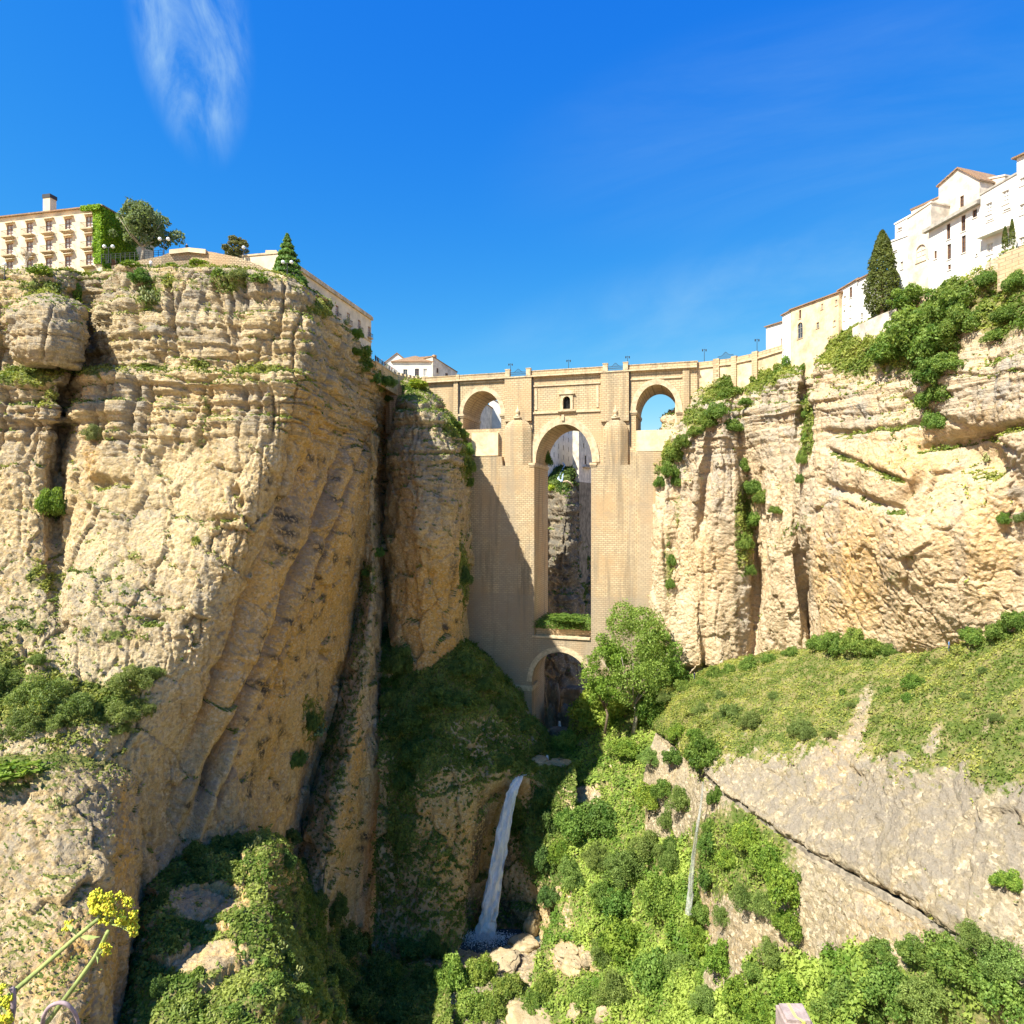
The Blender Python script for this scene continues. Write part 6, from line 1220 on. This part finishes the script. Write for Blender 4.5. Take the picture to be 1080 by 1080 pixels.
for i, (px, py, rx, ry, lb, dkk) in enumerate(((552,1000,17,8,'wide flat sunlit boulder at the edge of the pool', 0),(535,1004,6,4,'small boulder left of the wide flat boulder by the pool', 0),(520,994,5,5,'dark round boulder in the pool at the foot of the waterfall', 1),(562,978,9,14,'tall shaded rock leaning above the pool', 0),(598,1006,14,6,'pale slab of rock right of the pool', 0),(622,1014,9,7,'pale angular rock among the bushes right of the pool', 0),(605,1022,12,9,'pale boulder below the slab right of the pool', 0),(607,1070,9,9,'pale pointed rock at the bottom edge', 0),(560,1076,26,6,'long low rock at the bottom edge', 0),(530,1014,18,4,'low stone ledge across the stream below the pool', 0),(640,1074,12,7,'grey rock at the bottom edge right of the pointed rock', 0))):
    l, n = hit(px, py); Y = l[1]; o = bpy.data.objects.new('boulder', (BD if dkk else BM)[i % 4]); COL.objects.link(o); r = rx/FPX*Y; o.location = l+np.array((0, 0, ry/FPX*Y*.1)); o.scale = (r, r*.9, ry/FPX*Y/.7); o.rotation_euler = (random.uniform(-.1, .1), random.uniform(-.15, .15), random.uniform(0, 6)); tag(o, lb, 'boulder')
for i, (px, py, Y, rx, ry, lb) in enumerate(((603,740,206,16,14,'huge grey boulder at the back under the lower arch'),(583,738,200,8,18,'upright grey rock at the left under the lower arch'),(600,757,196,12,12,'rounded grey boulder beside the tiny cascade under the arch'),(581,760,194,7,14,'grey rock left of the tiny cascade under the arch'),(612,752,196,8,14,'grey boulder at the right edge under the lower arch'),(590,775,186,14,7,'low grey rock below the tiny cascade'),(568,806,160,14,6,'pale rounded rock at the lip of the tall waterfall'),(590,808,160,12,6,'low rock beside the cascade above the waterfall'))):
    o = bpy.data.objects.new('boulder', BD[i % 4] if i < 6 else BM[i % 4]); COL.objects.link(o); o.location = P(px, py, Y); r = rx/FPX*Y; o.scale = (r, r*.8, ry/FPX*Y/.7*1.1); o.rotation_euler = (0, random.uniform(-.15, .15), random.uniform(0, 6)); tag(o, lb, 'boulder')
# pale rock scar with exposed earth at the foot of the fig tree
# ================================================================== PEOPLE
def body_mesh():
    vs = [(0, 0, .95), (0, 0, 1.15), (0, 0, 1.38), (0, 0, 1.5), (0, -.01, 1.62), (0, -.01, 1.72), (.19, 0, 1.42), (.25, .02, 1.16), (.24, -.06, .92), (.24, -.08, .82), (-.19, 0, 1.42), (-.26, .02, 1.16), (-.24, -.05, .92), (-.24, -.07, .82), (.10, 0, .88), (.11, -.02, .5), (.12, .03, .08), (.12, -.12, .03), (-.10, 0, .88), (-.12, .04, .5), (-.13, .06, .08), (-.13, -.09, .03)]
    es = [(0, 1), (1, 2), (2, 3), (3, 4), (4, 5), (2, 6), (6, 7), (7, 8), (8, 9), (2, 10), (10, 11), (11, 12), (12, 13), (0, 14), (14, 15), (15, 16), (16, 17), (0, 18), (18, 19), (19, 20), (20, 21)]
    rr = [.15, .14, .17, .06, .10, .09, .07, .055, .04, .035, .07, .055, .04, .035, .10, .07, .045, .04, .10, .07, .045, .04]
    me = bpy.data.meshes.new('person'); me.from_pydata(vs, es, []); o = bpy.data.objects.new('tmp', me); COL.objects.link(o); md = o.modifiers.new('s', 'SKIN')
    for i, r in enumerate(rr): me.skin_vertices[0].data[i].radius = (r, r*.8 if i < 4 else r)
    me.skin_vertices[0].data[0].use_root = True; o.modifiers.new('u', 'SUBSURF').levels = 1
    bpy.context.view_layer.update(); r = bpy.data.meshes.new_from_object(o.evaluated_get(bpy.context.evaluated_depsgraph_get())); bpy.data.objects.remove(o); return r
try:
    bm0 = body_mesh()
except Exception as ex:
    bm0 = None; print('body', ex)
cl = {'navy': (.03, .05, .12), 'black': (.02, .02, .02), 'red': (.4, .05, .04), 'white_shirt': (.7, .7, .68), 'blue': (.12, .25, .5), 'grey_cloth': (.2, .2, .22), 'green_cloth': (.1, .2, .08), 'jeans': (.05, .08, .16), 'skin': (.5, .32, .22), 'hair': (.05, .035, .025), 'khaki': (.3, .25, .16)}
for k, v in cl.items(): M['c_'+k] = flat(k, v, .8, .2, .05)
def person(loc, shirt, trs, label, rz=0., h=1.0, group=None):
    me = bm0.copy(); me.materials.clear()
    for c in ('skin', shirt, trs, 'hair'): me.materials.append(M['c_'+c])
    for p_ in me.polygons:
        z = p_.center.z; x = abs(p_.center.x); y = p_.center.y
        p_.material_index = 3 if (z > 1.70 or (z > 1.58 and y > .02)) else 0 if (z > 1.50 or (x > .19 and z < 1.0 and z > .75)) else 2 if z < .98 else 1
        p_.use_smooth = True
    o = bpy.data.objects.new('person', me); COL.objects.link(o); o.location = loc; o.rotation_euler = (0, 0, rz); o.scale = (h, h, h); tag(o, label, 'person', group)
rnd = random.Random(4); sh = ['navy', 'black', 'red', 'white_shirt', 'blue', 'grey_cloth', 'navy', 'black', 'green_cloth', 'grey_cloth', 'navy', 'red', 'white_shirt', 'blue']
for i in range(14):
    u_ = Lt*(i+.5)/14+rnd.uniform(-.2, .2); p_ = A2+gd*u_+gn*rnd.uniform(.35, .9); s_ = sh[i]
    person((p_[0], p_[1], 37.7), s_, rnd.choice(['jeans', 'black', 'khaki']), 'person in %s clothes leaning at the railing of the viewing terrace' % {'navy': 'navy', 'black': 'black', 'red': 'red', 'white_shirt': 'white', 'blue': 'blue', 'grey_cloth': 'grey', 'green_cloth': 'green'}[s_], -1.2+rnd.uniform(-.5, .5), rnd.uniform(.95, 1.05), 'people on the viewing terrace')
for px, py, s_, t_, lb, h_ in ((1001, 686, 'blue', 'jeans', 'person in blue walking the path at the foot of the right cliff', 1.0), (733, 716, 'navy', 'jeans', 'person in dark blue on the path near the undercut rock', 1.0)):
    l, n = hit(px, py); person((l[0]-.2, l[1]-.3, l[2]-.05), s_, t_, lb, .8, h_)
p_ = P(159, 284, 117.2); person((p_[0], p_[1], p_[2]), 'white_shirt', 'grey_cloth', 'person in a white shirt in front of the clifftop parapet wall', 0, 1)
p_ = P(197, 266, 121); person((p_[0], p_[1], p_[2]-.2), 'black', 'jeans', 'person in dark clothes behind the clifftop parapet wall', .4, 1)
p_ = bw(bt(692), 1.2, bz(692, 460)); person(tuple(p_), 'grey_cloth', 'jeans', 'person seen from the chest up inside the right upper arch', 0, 1)
pa2 = MB(); 
# ================================================================== NEAR THE VIEWER
gr_ = []
for y, z in ((-12, -1.7), (-1, -1.7), (.9, -1.72), (1.5, -1.9), (3, -3.9), (5, -5.6), (8, -9.5), (12, -16), (20, -34), (30, -60)):
    gr_.append([Wd(x, y+.4*math.sin(x), z-.02*abs(x)) for x in (-14, -8, -4, -2, 0, 2, 4, 8, 14)])
surf('near_slope', gr_, M['conglom'], .35, .35, amp=.06, strata_z=None, bulge=.3, cong=.05, joints=0, vbase=.5)
post = empty('stone_post', tuple(P(838, 1067, 5.9))); tag(post, 'pinkish stone post with a yellow strap at the bottom edge', 'post')
mb = MB(); mb.prism([(-.125, -.11), (.115, -.13), (.13, .12), (-.12, .12)], -2.2, -.03); mb.prism([(-.105, -.09), (.095, -.11), (.11, .1), (-.1, .1)], -.03, .0); M['pink'] = flat('pinkish_stone', (.36, .28, .25), nz=.15, sc=9); mb.build('shaft', M['pink'], post)
M['yellow'] = flat('yellow_strap', (.62, .60, .16), nz=.05); mb = MB(); mb.add([(-.03, -.06, .004), (-.005, -.065, .004), (.045, -.118, .003), (.012, -.12, .003), (-.03, .1, .004), (-.005, .1, .004), (.012, -.135, -.2), (.05, -.133, -.2)], [(0, 1, 5, 4), (0, 3, 2, 1), (3, 6, 7, 2)]); mb.build('strap', M['yellow'], post)
# giant fennel in the lower left corner
M['stem'] = flat('fennel_stem', (.26, .31, .10), nz=.2, sc=30, bump=.05); M['stem_p'] = flat('purple_stem', (.32, .24, .25), nz=.2, sc=30, bump=.05); M['floret'] = flat('yellow_floret', (.60, .60, .05), nz=.35, sc=60, bump=.1)
M['bud'] = flat('orange_bud', (.50, .36, .04), nz=.3, sc=60, bump=.1)
fen = empty('fennel_plant', (-1.25, 1.35, -1.72)); tag(fen, 'giant fennel with yellow flower umbels in the lower left foreground', 'flowering plant'); fo = np.array(fen.location)
YF = 1.3
def stem(pts, r, name, mat):
    m = MB(); q_ = [Vector(P(px, py, Y)-fo) for px, py, Y in pts]; cc = []
    for i in range(len(q_)-1):
        for k in range(6):
            t = k/6; p0 = q_[max(0, i-1)]; p1 = q_[i]; p2 = q_[i+1]; p3 = q_[min(len(q_)-1, i+2)]
            cc.append(.5*((2*p1)+(p2-p0)*t+(2*p0-5*p1+4*p2-p3)*t*t+(3*p1-p0-3*p2+p3)*t**3))
    cc.append(q_[-1]); m.tube(cc, [r[0]+(r[1]-r[0])*i/(len(cc)-1) for i in range(len(cc))], 8); return m.build(name, M[mat], fen, True)
stem([(-40,1330,1.35),(-60,1150,1.33),(-20,1075,1.3),(13,1047,1.3),(50,1015,1.3),(82,987,1.3),(108,966,1.3)], (.006, .0036), 'stem', 'stem')
stem([(-10,1330,1.4),(25,1120,1.36),(54,1073,1.34),(80,1038,1.32),(101,1008,1.31),(114,982,1.3)], (.0058, .0038), 'stem', 'stem')
stem([(0,1330,1.4),(40,1110,1.3),(47,1070,1.26),(60,1058,1.25),(74,1062,1.25),(84,1085,1.27),(90,1150,1.3)], (.0042, .003), 'stem', 'stem_p')
stem([(-50,1330,1.35),(-20,1100,1.3),(2,1060,1.28)], (.006, .004), 'stem', 'stem')
stem([(-20,1200,1.3),(10,1085,1.29),(14,1050,1.29),(12,1042,1.29)], (.006, .0045), 'stem', 'stem_p')
def umbel(cx, cy, Y, rx, ry, nray, src, fl):
    m = MB(); mbb = MB(); ms = MB(); s0 = P(*src)
    for i in range(nray):
        while True:
            a, b_ = random.uniform(-1, 1), random.uniform(-1, 1)
            if a*a+b_*b_ < 1: break
        c_ = P(cx+a*rx, cy+b_*ry+.25*a*ry, Y+random.uniform(-.04, .04)*(1-a*a-b_*b_)); ms.tube([Vector(s0-fo), Vector((s0*.5+c_*.5)+np.array((0, 0, .004))-fo), Vector(c_-fo)], .0009, 4)
        for k in range(fl):
            d = np.array([random.gauss(0, 1) for _ in range(3)]); d /= np.linalg.norm(d); r = random.uniform(.003, .0085); q_ = c_+d*r*1.0-fo; s = random.uniform(.0016, .0028); (m if random.random() < .8 else mbb).lathe([(s*.3, -s), (s, -s*.2), (s*.8, s*.6), (s*.2, s)], tuple(q_), 5)
    ub = ms.build('umbel_rays', M['stem'], fen); m.build('flowers', M['floret'], fen, True); mbb.build('buds', M['bud'], fen, True)
umbel(120, 958, 1.3, 25, 18, 42, (112, 975, 1.3), 26)
umbel(104, 948, 1.3, 14, 7, 12, (108, 966, 1.3), 20)
umbel(136, 980, 1.3, 8, 12, 10, (116, 975, 1.3), 20)
umbel(3, 1062, 1.28, 12, 20, 22, (2, 1062, 1.28), 26)
umbel(110, 1001, 1.3, 5, 5, 4, (102, 1008, 1.3), 20)
umbel(71, 975, 1.3, 3, 4, 3, (80, 986, 1.3), 16)
m = MB()
for a, b_, c_ in (((82, 987), (93, 989), (106, 988)), ((101, 1008), (104, 1014), (104, 1000)), ((82, 987), (76, 980), (68, 974))):
    pA, pB, pC = P(*a, 1.3)-fo, P(*b_, 1.295)-fo, P(*c_, 1.3)-fo; up = np.array((0, .003, .0035)); m.add([pA, pB+up, pC, pB-up], [(0, 1, 2, 3)])
m.build('leaf_sheath', M['stem'], fen)
